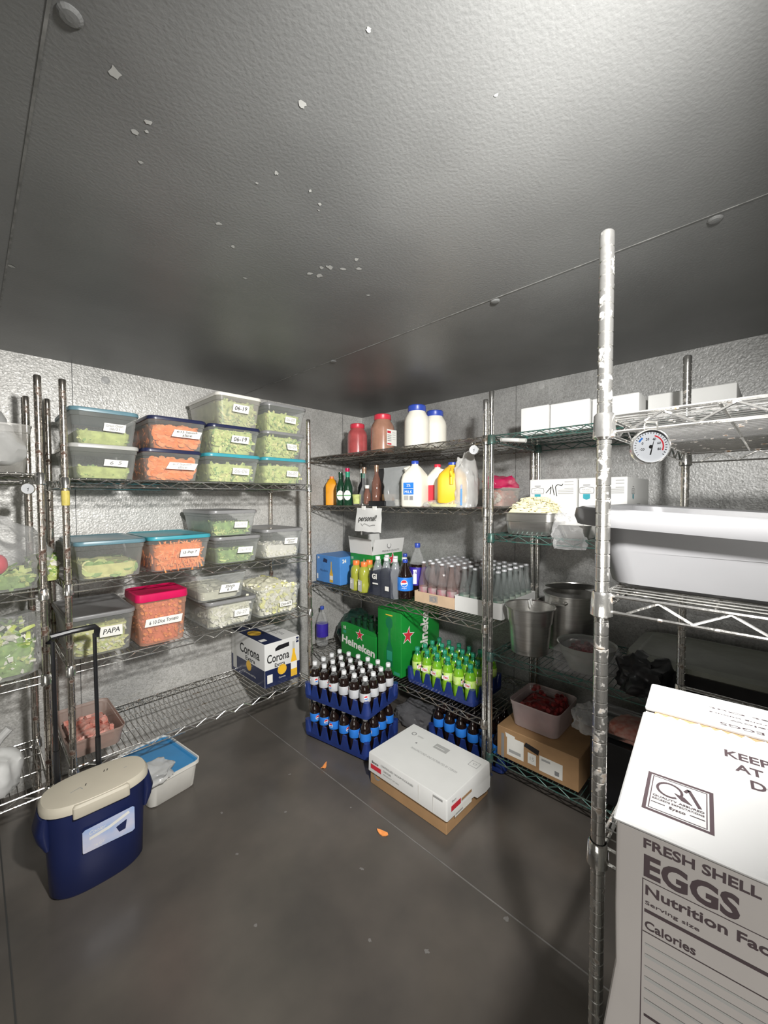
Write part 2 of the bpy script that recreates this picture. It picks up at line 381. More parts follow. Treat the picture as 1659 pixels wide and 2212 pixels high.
# ------------------------------------------------------------------ wire shelving
_pm = {}
def post_mesh(h, mat):
    key = (round(h, 3), mat.name)
    if key in _pm: return _pm[key]
    R = .0127; prof = [(.004, 0), (.016, .001), (.016, .012), (.006, .016), (.006, .03), (R, .032)]
    z = .05
    while z < h-.02:
        prof += [(R, z-.0016), (R-.0016, z-.0008), (R-.0016, z+.0008), (R, z+.0016)]; z += .0254
    prof += [(R, h-.004), (R-.003, h)]
    _pm[key] = MB().lathe(prof, mat, 14).build('post', None, True).data
    bpy.data.objects.remove(bpy.data.objects[-1] if False else [o for o in COL.objects if o.data == _pm[key]][0])
    return _pm[key]

def rack(label, x0, y0, rz, Lg, D, levels, h, mpost, mwire, mfront=None):
    """local: origin = front-left post, long axis +x, depth +y"""
    root = thing('wire_shelving_unit', label, 'shelving', (x0, y0, 0), rz)
    pm = post_mesh(h, mpost)
    for px, py in ((0, 0), (Lg, 0), (0, D), (Lg, D)):
        o = bpy.data.objects.new('post', pm); COL.objects.link(o); o.parent = root; o.location = (px, py, 0)
    mf = mfront or mwire
    for zt in levels:
        mb = MB(); z1 = zt-.004; z0 = z1-.030; e = .012
        for (ax, ay, bx, by) in ((e, 0, Lg-e, 0), (e, D, Lg-e, D), (0, e, 0, D-e), (Lg, e, Lg, D-e)):
            mt = mf
            for z in (z1, z0): mb.tube([(ax, ay, z), (bx, by, z)], .0031, mt, 6)
            ln = math.hypot(bx-ax, by-ay); n = max(2, int(ln/.052)); pts = []
            for i in range(n+1):
                f = .03/ln + (1-.06/ln)*i/n
                pts.append((ax+(bx-ax)*f, ay+(by-ay)*f, z0+.002 if i % 2 else z1-.002))
            mb.tube(pts, .0024, mt, 5)
        n = int(Lg/.0235)
        for i in range(1, n):
            x = Lg*i/n; mb.tube([(x, 0, zt-.0015), (x, D, zt-.0015)], .0016, mwire, 4)
        for f in (.27, .5, .73) if D > .5 else (.33, .67): mb.tube([(0, D*f, zt-.005), (Lg, D*f, zt-.005)], .0024, mwire, 5)
        sh = mb.build('shelf', root)
        for px, py in ((0, 0), (Lg, 0), (0, D), (Lg, D)):
            c = MB().lathe([(.0145, z0-.012), (.0195, z0-.008), (.0175, z1+.002), (.0145, z1+.006)], mf, 16, px, py, False, False).build('collar', sh, True)
    return root

ZB = (1.487, 1.051, .714, .284)
rack('chrome wire shelving unit along the left wall stacked with lidded food boxes', .274, 2.079, 0, 1.192, .457, ZB, 1.884, m_rust, m_dull, m_chrome)
rack('chrome wire shelving unit cut off by the left edge of the photo', -1.03, 2.079, 0, 1.227, .457, (1.503, 1.046, .704, .25), 1.884, m_rust, m_dull, m_chrome)
ZC = (1.706, 1.350, .766, .280)
rack('dull wire shelving unit in the far corner holding beer and soda', 1.79, 2.545, -90, 1.50, .54, ZC, 1.884, m_post, m_dull)
ZD = (1.706, 1.225, .634, .125)
rack('green coated wire shelving unit on the right wall behind the big post', 1.79, 1.013, -90, 1.22, .54, ZD, 1.92, m_post, m_green)
ZE = (1.553, 1.222, .741, .20)
rack('near chrome wire shelving unit with the tall post and grey tub', .825, -.375, 0, .905, .61, ZE, 1.884, m_post, m_chrome)

# ------------------------------------------------------------------ contents, containers
def chips(mb, rnd, n, region, mats, size, kind='shred'):
    (x0, x1), (y0, y1), (z0, z1) = region; q = .012+size*.12; hs = size*.45
    for _ in range(n):
        side = rnd.random()
        x = rnd.uniform(x0+hs, x1-hs); y = rnd.uniform(y0+hs, y1-hs); z = rnd.uniform(z0+min(hs*.6, .012), z1-.002); rx = rnd.uniform(-.45, .45); rz = rnd.uniform(0, 6.3)
        if side < .50: y = y0+q*.5+rnd.random()*.006; R1 = Matrix.Rotation(PI/2+rx, 4, 'X') @ Matrix.Rotation(rz, 4, 'Z')
        elif side < .66: x = x0+q*.5+rnd.random()*.006; R1 = Matrix.Rotation(PI/2+rx, 4, 'Y') @ Matrix.Rotation(rz, 4, 'Z')
        elif side < .72: x = x1-q*.5-rnd.random()*.006; R1 = Matrix.Rotation(PI/2+rx, 4, 'Y') @ Matrix.Rotation(rz, 4, 'Z')
        else: z = z1+rnd.uniform(-.006, .004); R1 = Matrix.Rotation(rx, 4, 'X') @ Matrix.Rotation(rz, 4, 'Z')
        tf = Matrix.Translation((x, y, z)) @ R1
        s = size*rnd.uniform(.5, 1.1); mt = rnd.choice(mats)
        if kind == 'shred':
            w_ = s*.30; vs = []; m_ = 4; cv = rnd.uniform(.1, .6)
            for i in range(m_+1):
                a = (i/m_-.5); wv = w_*(.5+.5*math.cos(a*2.4))
                vs += [(a*s, -wv/2, cv*s*(a*a*1.6-.2)), (a*s, wv/2, cv*s*(a*a*1.6-.2)+rnd.uniform(-.06, .06)*s)]
            mb.add(vs, [(2*i, 2*i+1, 2*i+3, 2*i+2) for i in range(m_)], mt, tf)
        elif kind == 'slice':
            mb.lathe([(s*.5, -.0015), (s*.5, .0015)], mt, 9, tf=tf)
        elif kind == 'stick':
            mb.box(-s*.55, s*.55, -.003, .003, -.0025, .0025, mt, tf)
        else:
            s *= .8
            mb.add([(s*.5*math.cos(a)*rnd.uniform(.7, 1.2), s*.5*math.sin(a)*rnd.uniform(.7, 1.2), h) for h in (-s*.22, s*.22) for a in (0, 1.25, 2.5, 3.75, 5)],
                   [(4, 3, 2, 1, 0), (5, 6, 7, 8, 9)]+[(i, (i+1) % 5, 5+(i+1) % 5, 5+i) for i in range(5)], mt, tf)

def heap_core(mb, w, d, z0, z1, mat, rnd, taper=.86, mound=0):
    n = 12; rings = []
    for kz in range(5):
        f = kz/4; s = taper+(1-taper)*f
        rings.append([(x*s, y*s, z0+(z1-z0)*f) for x, y, _ in rr(w, d, .03, 0)])
    mb.loft(rings, mat, True, False)
    g = 12; vs = []; so = rnd.random()*50
    for i in range(g+1):
        for j in range(g+1):
            x = (i/g-.5)*w*.98; y = (j/g-.5)*d*.98
            e = max(0, 1-max(abs(i/g-.5), abs(j/g-.5))*2)
            vs.append((x, y, z1-.002+(mound*math.sin(min(1, e*1.3)*PI/2) if mound else 0)+.012*e*noise.noise(Vector((x*25+so, y*25, 0)))*2))
    mb.add(vs, [(i*(g+1)+j, (i+1)*(g+1)+j, (i+1)*(g+1)+j+1, i*(g+1)+j+1) for i in range(g) for j in range(g)], mat)

def contents(name, label, loc, rz, w, d, h, fill, mats, size=.03, n=170, kind='shred', mound=0, seed=1, base=.004):
    rnd = random.Random(seed); mb = MB(); w2, d2 = w*.93, d*.93
    z1 = base+(h-.012)*fill; heap_core(mb, w2-.036, d2-.036, base, z1, mats[0], rnd, .90, mound)
    wf = w2*(.86+.14*fill)*.5; df = d2*(.86+.14*fill)*.5
    chips(mb, rnd, n, ((-wf*.95, wf*.95), (-df*.97, df*.97), (base+.006, z1+mound*.4)), mats, size, kind)
    o = mb.build(name); o.location = loc; o.rotation_euler = (0, 0, math.radians(rz))
    return tag(o, label, 'food', stuff=True)

def container(label, loc, rz, w, d, h, mlid, mbody=None, tape=None, lidh=.012, cat='food container', r=.035, ribs=True):
    root = thing('food_storage_container', label, cat, loc, rz); mbody = mbody or m_pp
    lz = h-(lidh if mlid else 0)
    mb = MB(); rings = []
    for f, s in ((0, .84), (.02, .86), (.5, .915), (.82, .95), (.83, .97), (1, .985)):
        rings.append(rr(w*s, d*s if f else d*s, r*.9, lz*f, n=5))
    rings.append(rr(w, d, r, lz, n=5)); rings.append(rr(w, d, r, lz-.006, n=5))
    mb.loft(rings, mbody, True, False); mb.build('body', root, True)
    if mlid:
        l = MB(); l.loft([rr(w+.004, d+.004, r, lz-.006), rr(w+.006, d+.006, r, lz+.002), rr(w+.002, d+.002, r, lz+lidh-.002), rr(w-.012, d-.012, r*.8, lz+lidh), rr(w-.028, d-.028, r*.7, lz+lidh-.005)], mlid, True, True)
        l.build('lid', root, True)
    if tape:
        tx, tz, tw, th, sk, words, ink, hh = tape
        rnd = random.Random(hash(words[0]) % 99 if False else len(words[0])*7)
        y = -d/2*(.915+.05*tz/h)-.0035
        y = -d/2*.985
        D = DF(y, .001, tx, tz)
        D.poly([(-tw/2-sk, -th/2), (tw/2-sk*.2, -th/2-.003), (tw/2+sk, th/2-.002), (-tw/2+sk*.3, th/2)], m_paper)
        lab = D.build('label', root)
        D2 = DF(y, .0016, tx, tz); nl = len(words)
        for i, wd in enumerate(words):
            D2.text(wd, 0, th*(.5-(i+.5)/nl)*.8, hh, ink, w=min(tw*.82, hh*.72*len(wd)), bold=.012, shear=.25, rot=.03)
        D2.build('handwriting', lab)
    return root

def lp(x0, x1, yf, z, d): return ((x0+x1)/2, yf+d/2, z), x1-x0
CD = .42
def LC(label, x0, x1, z, h, lid, tape=None, body=None, yf=2.075, d=CD, rz=0, **kw):
    loc, w_ = lp(x0, x1, yf, z, d); return container(label, loc, rz, w_, d, h, lid, body, tape, **kw), loc, w_
let = [m_let, m_let, m_yel, m_let2]
# top shelf of the left rack
S1 = ZB[0]+.001
LC('clear food box under a grey-blue lid, top of the pair beside the left post', .295, .548, S1+.148, .150, m_tealg, (.03, .075, .078, .034, .004, ['Green Onion', '06/21'], m_fade, .011))
contents('sliced_green_onion', 'pale green sliced onion low in the box with the grey-blue lid', (.4215, 2.285, S1+.148), 0, .253, CD, .150, .38, let, .03, 150, seed=2)
LC('clear food box with a pale lid under the grey-blue lidded box', .291, .545, S1, .147, m_clearlid, (.035, .07, .085, .028, .004, ['6  5'], m_fade, .016))
contents('shredded_lettuce', 'pale shredded greens low in the bottom left box of the top shelf', (.418, 2.285, S1), 0, .254, CD, .147, .36, let, .035, 150, seed=3)
LC('navy lidded box of orange squash, upper of the two', .585, .850, S1+.150, .152, m_navy, (.035, .078, .12, .034, .012, ['4/15 Squash', 'slice'], m_ink, .013))
contents('sliced_squash', 'orange sliced squash filling the upper navy lidded box', (.7175, 2.285, S1+.150), 0, .265, CD, .152, .78, [m_org, m_org2], .038, 220, 'slice', seed=4)
LC('navy lidded box of orange squash, lower of the two', .560, .825, S1, .149, m_navy, (.035, .072, .12, .032, .014, ['6/7 Squash', 'slice'], m_fade, .012))
contents('sliced_squash', 'orange sliced squash filling the lower navy lidded box', (.6925, 2.285, S1), 0, .265, CD, .149, .74, [m_org, m_org2], .038, 220, 'slice', seed=5)
LC('white lidded milky box marked 06-19 on top of the tall lettuce stack', .905, 1.160, S1+.300, .168, m_whitelid, (.0, .095, .085, .042, .006, ['06-19'], m_ink, .022), m_ppw)
contents('cut_lettuce', 'pale cut lettuce in the white lidded box', (1.0325, 2.285, S1+.300), 0, .255, CD, .168, .80, let, .045, 230, seed=6)
LC('navy lidded box marked 06-19 in the middle of the lettuce stack', .862, 1.150, S1+.150, .150, m_navy, (.02, .08, .092, .038, .006, ['06-19'], m_ink, .022))
contents('cut_lettuce', 'pale cut lettuce in the navy lidded middle box', (1.006, 2.285, S1+.150), 0, .288, CD, .150, .88, let, .045, 230, seed=7)
LC('teal lidded box marked 06-06 at the bottom of the lettuce stack', .845, 1.148, S1, .149, m_teal, (.03, .06, .09, .034, .004, ['06-06'], m_greyprint, .02))
contents('cut_lettuce', 'pale cut lettuce in the teal lidded box marked 06-06', (.9965, 2.285, S1), 0, .303, CD, .149, .66, let, .045, 210, seed=8)
LC('grey lidded lettuce box on top of the stack beside the right post', 1.182, 1.458, S1+.300, .160, m_greylid, (.02, .075, .07, .034, .004, ['06-09'], m_greyprint, .018))
contents('cut_lettuce', 'pale cut lettuce in the topmost grey lidded box', (1.32, 2.285, S1+.300), 0, .276, CD, .160, .70, let, .045, 200, seed=9)
LC('clear lidded lettuce box in the middle of the stack beside the right post', 1.172, 1.446, S1+.150, .150, m_greylid, (.04, .068, .07, .034, -.004, ['06-09'], m_greyprint, .018))
contents('cut_lettuce', 'pale cut lettuce in the middle grey lidded box', (1.309, 2.285, S1+.150), 0, .274, CD, .150, .84, let, .045, 200, seed=10)
LC('teal lidded lettuce box at the bottom of the stack beside the right post', 1.163, 1.455, S1, .149, m_teal, (.04, .06, .075, .034, .004, ['06-05'], m_greyprint, .018))
contents('cut_lettuce', 'pale cut lettuce in the teal lidded box beside the right post', (1.309, 2.285, S1), 0, .292, CD, .149, .72, let, .045, 200, seed=11)
# second shelf
S2 = ZB[1]+.001
LC('grey-teal lidded box of yellow rolls at the left of the second shelf', .298, .563, S2, .170, m_tealg, yf=2.07)
contents('rolled_yellow_squash', 'pale yellow rolled squash pieces in the grey-teal lidded box', (.4305, 2.28, S2), 0, .265, CD, .170, .38, [m_yel, m_let, m_let2], .055, 70, 'slice', seed=12)
LC('bright teal lidded box of orange carrot sticks on the second shelf', .575, .862, S2, .172, m_teal, (.035, .085, .085, .036, .006, ['15-Pep 7'], m_ink, .016), yf=2.07)
contents('carrot_sticks', 'orange carrot sticks in the bright teal lidded box', (.7185, 2.28, S2), 0, .287, CD, .172, .78, [m_org, m_org2], .06, 260, 'stick', seed=13)
LC('grey lidded box of green lettuce, upper of the pair on the second shelf', .862, 1.123, S2+.148, .140, m_greylid, (.03, .062, .07, .032, .004, ['Dkc-9/10'], m_greyprint, .014))
contents('shredded_green_lettuce', 'green shredded lettuce in the upper grey lidded box', (.9925, 2.285, S2+.148), 0, .261, CD, .140, .55, [m_let2, m_let], .03, 220, seed=14)
LC('grey lidded box of green lettuce, lower of the pair on the second shelf', .884, 1.145, S2, .148, m_greylid, (.03, .072, .08, .032, .006, ['Dkc-9/10'], m_greyprint, .014))
contents('shredded_green_lettuce', 'green shredded lettuce in the lower grey lidded box', (1.0145, 2.285, S2), 0, .261, CD, .148, .50, [m_let2, m_let], .035, 200, seed=15)
LC('grey lidded box of diced white onion beside the right post', 1.160, 1.428, S2, .172, m_greylid, (.04, .098, .085, .034, .004, ['Dicened', 'Onion'], m_ink, .012))
contents('diced_white_onion', 'diced white onion half filling the grey lidded box', (1.294, 2.285, S2), 0, .268, CD, .172, .45, [m_whitev, m_cream], .022, 260, 'dice', seed=16)
# third shelf
S3 = ZB[2]+.001
LC('dark grey lidded box marked PAPA with a white rim', .265, .522, S3, .190, m_greylid, (.03, .105, .085, .045, .0, ['PAPA'], m_ink, .022), m_pp, yf=2.098)
contents('shredded_potato', 'pale yellow shredded potato in the box marked PAPA', (.3935, 2.308, S3), 0, .257, CD, .190, .68, [m_yel, m_let, m_cream], .04, 230, seed=17)
container('tall square orange box with a bright pink lid', (.632, 2.19, S3), 0, .225, .225, .245, m_pink, film('tinted_plastic', (.75, .42, .30), .30, .3, .05), (.0, .11, .155, .036, .006, ['6 10 Dice Tomato'], m_ink, .017), lidh=.03, r=.03)
contents('diced_tomato', 'orange diced tomato inside the pink lidded box', (.632, 2.19, S3), 0, .225, .225, .22, .92, [m_tom, m_org2], .018, 260, 'dice', seed=18)
LC('open clear box marked Sliva 67 stacked on a grey lid', .790, 1.060, S3+.150, .140, None, (.03, .065, .095, .040, .010, ['Sliva', '6 7'], m_ink, .014))
contents('sliced_onion', 'pale sliced onion low in the open upper box', (.925, 2.285, S3+.150), 0, .27, CD, .140, .35, [m_cream, m_whitev], .03, 120, seed=19)
LC('grey lidded box of pale sliced onion under the open box', .835, 1.115, S3, .150, m_greylid, (.045, .07, .085, .036, .002, ['06-27'], m_greyprint, .017))
contents('sliced_onion', 'pale sliced onion filling the lower grey lidded box', (.975, 2.285, S3), 0, .28, CD, .150, .88, [m_cream, m_whitev], .06, 200, seed=20)
LC('open box heaped with cream vegetable under clear wrap', 1.120, 1.410, S3, .165, None, (.03, .065, .08, .028, .0, ['Don-6/9'], m_ink, .017))
contents('chopped_cauliflower', 'cream chopped vegetable heaped above the open box rim', (1.265, 2.285, S3), 0, .29, CD, .165, .99, [m_cream, m_whitev, m_yel], .03, 330, 'dice', mound=.035, seed=21)

# ------------------------------------------------------------------ bags
def bag(name, label, cat, loc, size, mat, seed=1, amp=.25, freq=3, sub=4, flat=.4, rz=0, knot=None):
    bm = bmesh.new(); bmesh.ops.create_icosphere(bm, subdivisions=sub, radius=1)
    so = Vector((seed*13.1, seed*7.7, 3.3))
    for v in bm.verts:
        p = v.co.copy(); n_ = noise.noise(p*freq*.5+so)*amp+abs(noise.noise(p*freq*1.7+so))*amp*.7+noise.noise(p*freq*4+so)*amp*.2
        p = p*(1+n_)
        p = Vector((math.copysign(abs(p.x)**.8, p.x), math.copysign(abs(p.y)**.8, p.y), p.z))
        if p.z < -flat: p.z = -flat+(p.z+flat)*.03
        if knot and v.co.z > .6:
            q = (v.co.z-.6)/.4; p.x *= 1-q*.8; p.y *= 1-q*.8; p.z += q*knot
        v.co = Vector((p.x*size[0]/2, p.y*size[1]/2, (p.z+flat)*size[2]/(1+flat)))
    me = bpy.data.meshes.new(name); bm.to_mesh(me); bm.free(); me.materials.append(mat)
    me.polygons.foreach_set('use_smooth', [True]*len(me.polygons)); me.update(); me.set_sharp_from_angle(angle=math.radians(50))
    o = bpy.data.objects.new(name, me); COL.objects.link(o); o.location = loc; o.rotation_euler = (0, 0, math.radians(rz))
    if label: tag(o, label, cat)
    return o
def pile(name, label, cat, loc, w, d, h, mats, size, n, kind, seed, mound=.01):
    rnd = random.Random(seed); mb = MB(); heap_core(mb, w*.8, d*.8, 0, h*.7, mats[0], rnd, .95, mound)
    chips(mb, rnd, n, ((-w/2*.85, w/2*.85), (-d/2*.85, d/2*.85), (.008, h)), mats, size, kind)
    o = mb.build(name); o.location = loc; return tag(o, label, cat, stuff=True)
# far left rack
A1, A2, A3, A4 = 1.504, 1.047, .705, .251
t = container('cloudy round-cornered bin covered by a bag at the left edge', (.02, 2.30, A1), 0, .33, .36, .19, None, m_ppw, r=.05)
bag('plastic_bag', 'thin cloudy plastic bag draped over the bin at the left edge', 'bag', (-.02, 2.28, A1+.03), (.36, .36, .22), m_filmw, 3, .3)
o = bag('red_pepper', 'blurred red pepper inside the cloudy bin at the left edge', 'vegetable', (-.005, 2.20, A1+.06), (.05, .05, .06), m_red, 8, .1, flat=.8)
bag('plastic_bag', 'big clear plastic bag of greens on the second left shelf', 'bag', (.03, 2.23, A2+.002), (.36, .30, .26), m_film, 5, .35)
pile('leafy_greens', 'dark green leaves inside the big clear bag', 'food', (.03, 2.23, A2+.006), .36, .28, .07, [m_let2, m_let], .06, 140, 'shred', 5)
bag('tomato', 'bright red tomato in the big clear bag at the left edge', 'vegetable', (.06, 2.12, A2+.07), (.075, .06, .075), m_red, 2, .05, flat=.9)
pile('cut_greens', 'pale green bagged vegetable showing between the two rusty posts', 'food', (.215, 2.30, A2+.006), .13, .2, .10, [m_let, m_let2, m_whitev], .03, 160, 'dice', 6)
bag('plastic_bag', 'clear plastic bag of green lettuce on the third left shelf', 'bag', (.02, 2.25, A3+.002), (.40, .34, .23), m_film, 7, .35)
pile('leafy_greens', 'green lettuce leaves in the bag on the third left shelf', 'food', (.02, 2.25, A3+.006), .38, .32, .18, [m_let2, m_let, m_whitev], .06, 260, 'shred', 7, .03)
bag('plastic_bag', 'white knotted plastic bag on the bottom left shelf', 'bag', (.03, 2.19, A4+.002), (.16, .18, .17), m_white, 9, .3, knot=.1)
MB().tube([(-.02, 0, 0), (.0, 0, .03), (.03, 0, .06)], .018, m_white, 10).build('x')
o = bpy.data.objects['x']; o.name = 'white_bottle'; o.location = (.07, 2.46, A4+.06); tag(o, 'white plastic bottle end behind the knotted bag', 'bottle')
for pth, yy in (((.274, 1.395), 0), ):
    mb = MB(); mb.lathe([(.0132, 1.375), (.0142, 1.38), (.0142, 1.43), (.0132, 1.435)], m_spot, 14)
    o = mb.build('tape_wrap'); o.location = (.274, 2.079, 0); tag(o, 'yellow tape wrapped round the left rack post below the top shelf', 'tape')

# thermometers
def dial_thermometer(label, loc, rz, R, tilt=0, colours=True):
    t = thing('dial_thermometer', label, 'thermometer', loc, rz)
    tf = Matrix.Rotation(PI/2, 4, 'X')
    MB().lathe([(R*.98, -.012), (R, -.010), (R, .004), (R*.93, .006), (R*.90, .002)], m_chrome, 36, cap1=False, tf=tf).build('case', t, True)
    D = DF(-.002, .0004)
    D.disc(0, 0, R*.92, m_dface_dim if colours else m_dface, n=36)
    if colours:
        def arc(a0, a1, r0, r1, mt):
            n = 10; pts = [(r1*math.sin(a0+(a1-a0)*i/n), r1*math.cos(a0+(a1-a0)*i/n)) for i in range(n+1)]+[(r0*math.sin(a1-(a1-a0)*i/n), r0*math.cos(a1-(a1-a0)*i/n)) for i in range(n+1)]
            D.poly(pts, mt)
        arc(.30, 1.95, R*.60, R*.68, m_dred); arc(-1.15, -.70, R*.60, R*.70, m_dblue)
        for i in range(25):
            a = -2.2+4.4*i/24; D.line([(R*.74*math.sin(a), R*.74*math.cos(a)), (R*.84*math.sin(a), R*.84*math.cos(a))], R*.03, m_dink)
        for i, s_ in enumerate(['-20', '0', '20', '40', '60', '80']):
            a = -1.9+3.8*i/5; D.text(s_, R*.46*math.sin(a), R*.46*math.cos(a), R*.13, m_dink)
    D.build('dial', t)
    N = DF(-.003, .001); N.poly([(-R*.05, -R*.45), (R*.02, -R*.47), (R*.20, R*.55)], m_dink); N.disc(0, 0, R*.09, m_dink); N.build('needle', t)
    MB().tube([(-.01, -.002, R), (-.008, 0, R+.012), (.008, 0, R+.012), (.01, -.002, R)], .0016, m_chrome, 5).build('hook', t)
    return t
dial_thermometer('large round dial thermometer hanging from the near rack top shelf', (.79, .155, 1.484), -62, .0285)
dial_thermometer('small dial thermometer hanging under the top shelf at the right end of the corner rack', (1.765, 1.095, 1.640), -70, .024, colours=False)
dial_thermometer('small blank dial thermometer hanging by the left-hand rusty post', (.158, 2.055, 1.441), -12, .021, colours=False)
t = thing('tube_thermometer', 'short horizontal tube thermometer clipped to the green shelf edge', 'thermometer', (1.775, .892, 1.668), -90)
MB().tube([(-.062, 0, .008), (.062, 0, -.008)], .010, m_clearlid, 12).build('tube', t, True)
MB().tube([(-.050, -.004, .0075), (.030, -.004, -.003)], .0085, m_white, 10).build('scale', t)

# ------------------------------------------------------------------ cartons
def carton(name, label, loc, rz, w, d, h, mat, cat='box', group=None, top=None, r=.003, flaps=True):
    t = thing(name, label, cat, loc, rz, group)
    MB().rbox(w, d, 0, h, mat, r).build('carton', t, True)
    return t
# corona box
t = thing('beer_case', 'white and navy beer case with yellow bottle picture on the bottom left shelf', 'beer case', (1.30, 2.345, ZB[3]+.001), 0)
w_, d_, h_ = .240, .43, .262
MB().rbox(w_, d_, 0, h_, m_white, .003).build('carton', t, True)
D = DF(-d_/2, .0005); D.rect(-w_/2+.001, .001, w_/2-.001, .105, m_corona)
D.text('Corona', -.03, .168, .052, m_ink, w=.150, bold=.02); D.text('Extra', -.02, .122, .024, m_ink, w=.07, bold=.02)
D.disc(-.005, .085, .031, m_gold); D.disc(-.005, .085, .022, m_oj); D.text('Corona', -.005, .04, .010, m_paper, w=.045)
D.poly([(-.05, .205), (.045, .215), (.045, .240), (-.03, .235), (-.05, .222)], m_black)
D.rect(-.105, .025, -.07, .075, m_paper)
D.poly([(.055, .02), (.10, .02), (.10, .11), (.086, .165), (.084, .235), (.070, .235), (.068, .165), (.055, .11)], m_oj)
D.rect(.056, .065, .099, .11, m_paper); D.rect(.055, .02, .10, .05, m_gold); D.rect(.069, .19, .085, .235, m_clearlid)
D.rect(.094, .222, .114, .256, m_corona); D.text('24', .104, .240, .013, m_paper, bold=.02)
D.build('front_print', t)
D = DLs(-w_/2, .0005); D.rect(-d_/2+.001, .001, d_/2-.001, .105, m_corona)
D.text('Corona', .03, .178, .060, m_ink, w=.25, bold=.02); D.text('Extra', .04, .127, .028, m_ink, w=.12, bold=.02)
D.disc(.02, .085, .032, m_gold); D.disc(.02, .085, .023, m_oj); D.text('La Cerveza mas Fina', .03, .035, .012, m_paper, w=.15)
D.poly([(-.19, .02), (-.14, .02), (-.14, .11), (-.155, .165), (-.157, .235), (-.172, .235), (-.174, .165), (-.19, .11)], m_clearlid)
D.build('side_print', t)
D = DT(h_, .0005); D.rect(-w_/2+.001, -.215, .0, .215, m_corona); D.disc(-.06, .02, .04, m_gold, .055); D.rect(-.11, -.16, -.07, -.12, m_paper)
D.text('Corona', .065, -.05, .035, m_fade, w=.16, rot=-PI/2); D.text('Extra', .035, -.05, .018, m_fade, w=.09, rot=-PI/2)
D.build('top_print', t)
# red thing + dark bin low left
t = container('clear bin of reddish food behind the pull handle on the bottom shelf', (.365, 2.30, ZB[3]+.002), 0, .22, .38, .085, None, film('hazy_film', (.45, .33, .28), .62, .3))
pile('raw_chicken', 'pinkish red food in plastic behind the pull handle', 'food', (.365, 2.30, ZB[3]+.008), .19, .34, .05, [m_meat2], .05, 60, 'dice', 31)

# cooler on wheels
ck = thing('wheeled_cooler', 'navy blue oval cooler with cream lid and black pull handle', 'cooler', (.305, 1.815, 0), 0)
def oval(a, b, z, n=40, p=2.6, cx=0, cy=0):
    out = []
    for i in range(n):
        t_ = 2*PI*i/n; c, s_ = math.cos(t_), math.sin(t_)
        out.append((cx+a*math.copysign(abs(c)**(2/p), c), cy+b*math.copysign(abs(s_)**(2/p), s_), z))
    return out
MB().loft([oval(.135, .075, 0), oval(.145, .083, .012), oval(.150, .088, .15), oval(.156, .093, .26), oval(.160, .097, .318)], m_cooler, True, True).build('body', ck, True)
l = MB(); l.loft([oval(.162, .099, .312), oval(.168, .105, .315), oval(.168, .105, .333), oval(.160, .098, .345), oval(.13, .075, .348)], m_creamlid)
l.loft([oval(.085, .012, .300, cy=-.099, p=6), oval(.085, .014, .303, cy=-.099, p=6), oval(.085, .014, .336, cy=-.098, p=6), oval(.078, .010, .343, cy=-.095, p=6)], m_creamlid)
lid = l.build('lid', ck, True)
D = DT(.348, .0008); D.line([(-.08, -.02), (-.05, -.01), (-.045, -.025)], .003, m_greyprint); D.line([(-.035, -.012), (-.03, .0)], .003, m_ink); D.line([(.03, .03), (.035, .042)], .003, m_ink); D.line([(.04, .03), (.045, .042)], .003, m_ink); D.line([(.09, .0), (.10, .003)], .003, m_greyprint)
D.build('marks', lid)
for sx in (-1, 1):
    MB().loft([oval(.010, .045, .19, cx=sx*.150), oval(.022, .05, .225, cx=sx*.156), oval(.025, .055, .26, cx=sx*.160), oval(.016, .055, .312, cx=sx*.155)], m_cooler).build('side_grip', ck, True)
mb = MB(); Dk = DF(-.0955, .0005)
Dk.mb = MB()
D = Decal((.02, -.0955, .195), (1, 0, 0), (0, -.025, 1), .0022)
D.poly([(-.078, -.040), (.072, -.046), (.080, -.040), (.080, .044), (.074, .050), (-.072, .044), (-.080, .038), (-.080, -.034)], m_sticker)
D.poly([(-.06, .01), (.0, .02), (.06, .04), (.065, .03), (.0, .008), (-.06, -.0)], m_paper); D.poly([(.02, .0), (.055, .012), (.05, -.022), (.03, -.024)], m_cooler)
D.text('Cooler', -.035, .026, .014, m_paper, w=.05, shear=.3); D.text('16 QT', -.03, -.028, .010, m_paper); D.build('sticker', ck)
h = MB()
for x in (-.100, .030):
    h.tube([(x, .115, .02), (x, .120, .45)], .0095, m_black, 8); h.tube([(x, .120, .45), (x, .13, .865)], .0070, m_black, 8)
h.tube([(-.112, .13, .862), (-.104, .125, .885), (-.04, .123, .892), (.030, .125, .893), (.040, .13, .880), (.036, .13, .85)], .0105, m_black, 8)
h.box(-.115, .045, .095, .125, .10, .28, m_black); h.build('pull_handle', ck, True)
for x in (-.10, .10): MB().lathe([(.03, -.012), (.035, -.008), (.035, .008), (.03, .012)], m_black, 20, tf=Matrix.Translation((x, .10, .035)) @ Matrix.Rotation(PI/2, 4, 'Y')).build('wheel', ck, True)

# white bin with blue lid under the shelf
t = thing('food_bin', 'white bin with a bright blue lid poking out under the bottom shelf', 'bin', (.615, 2.16, 0), 8)
MB().loft([rr(.20, .30, .03, 0), rr(.21, .31, .03, .005), rr(.235, .345, .035, .115), rr(.25, .36, .035, .115), rr(.25, .36, .035, .13), rr(.238, .348, .03, .130), rr(.234, .344, .03, .115)], m_whitelid, True, False).build('body', t, True)
MB().loft([rr(.236, .346, .03, .112), rr(.236, .346, .03, .122), rr(.215, .325, .02, .124), rr(.205, .315, .02, .118)], m_bluelid).build('lid', t, True)
bag('plastic_bag', 'small clear plastic bag lying on the blue lidded bin', 'bag', (.555, 2.02, .125), (.15, .13, .06), m_filmw, 21, .4, 4)

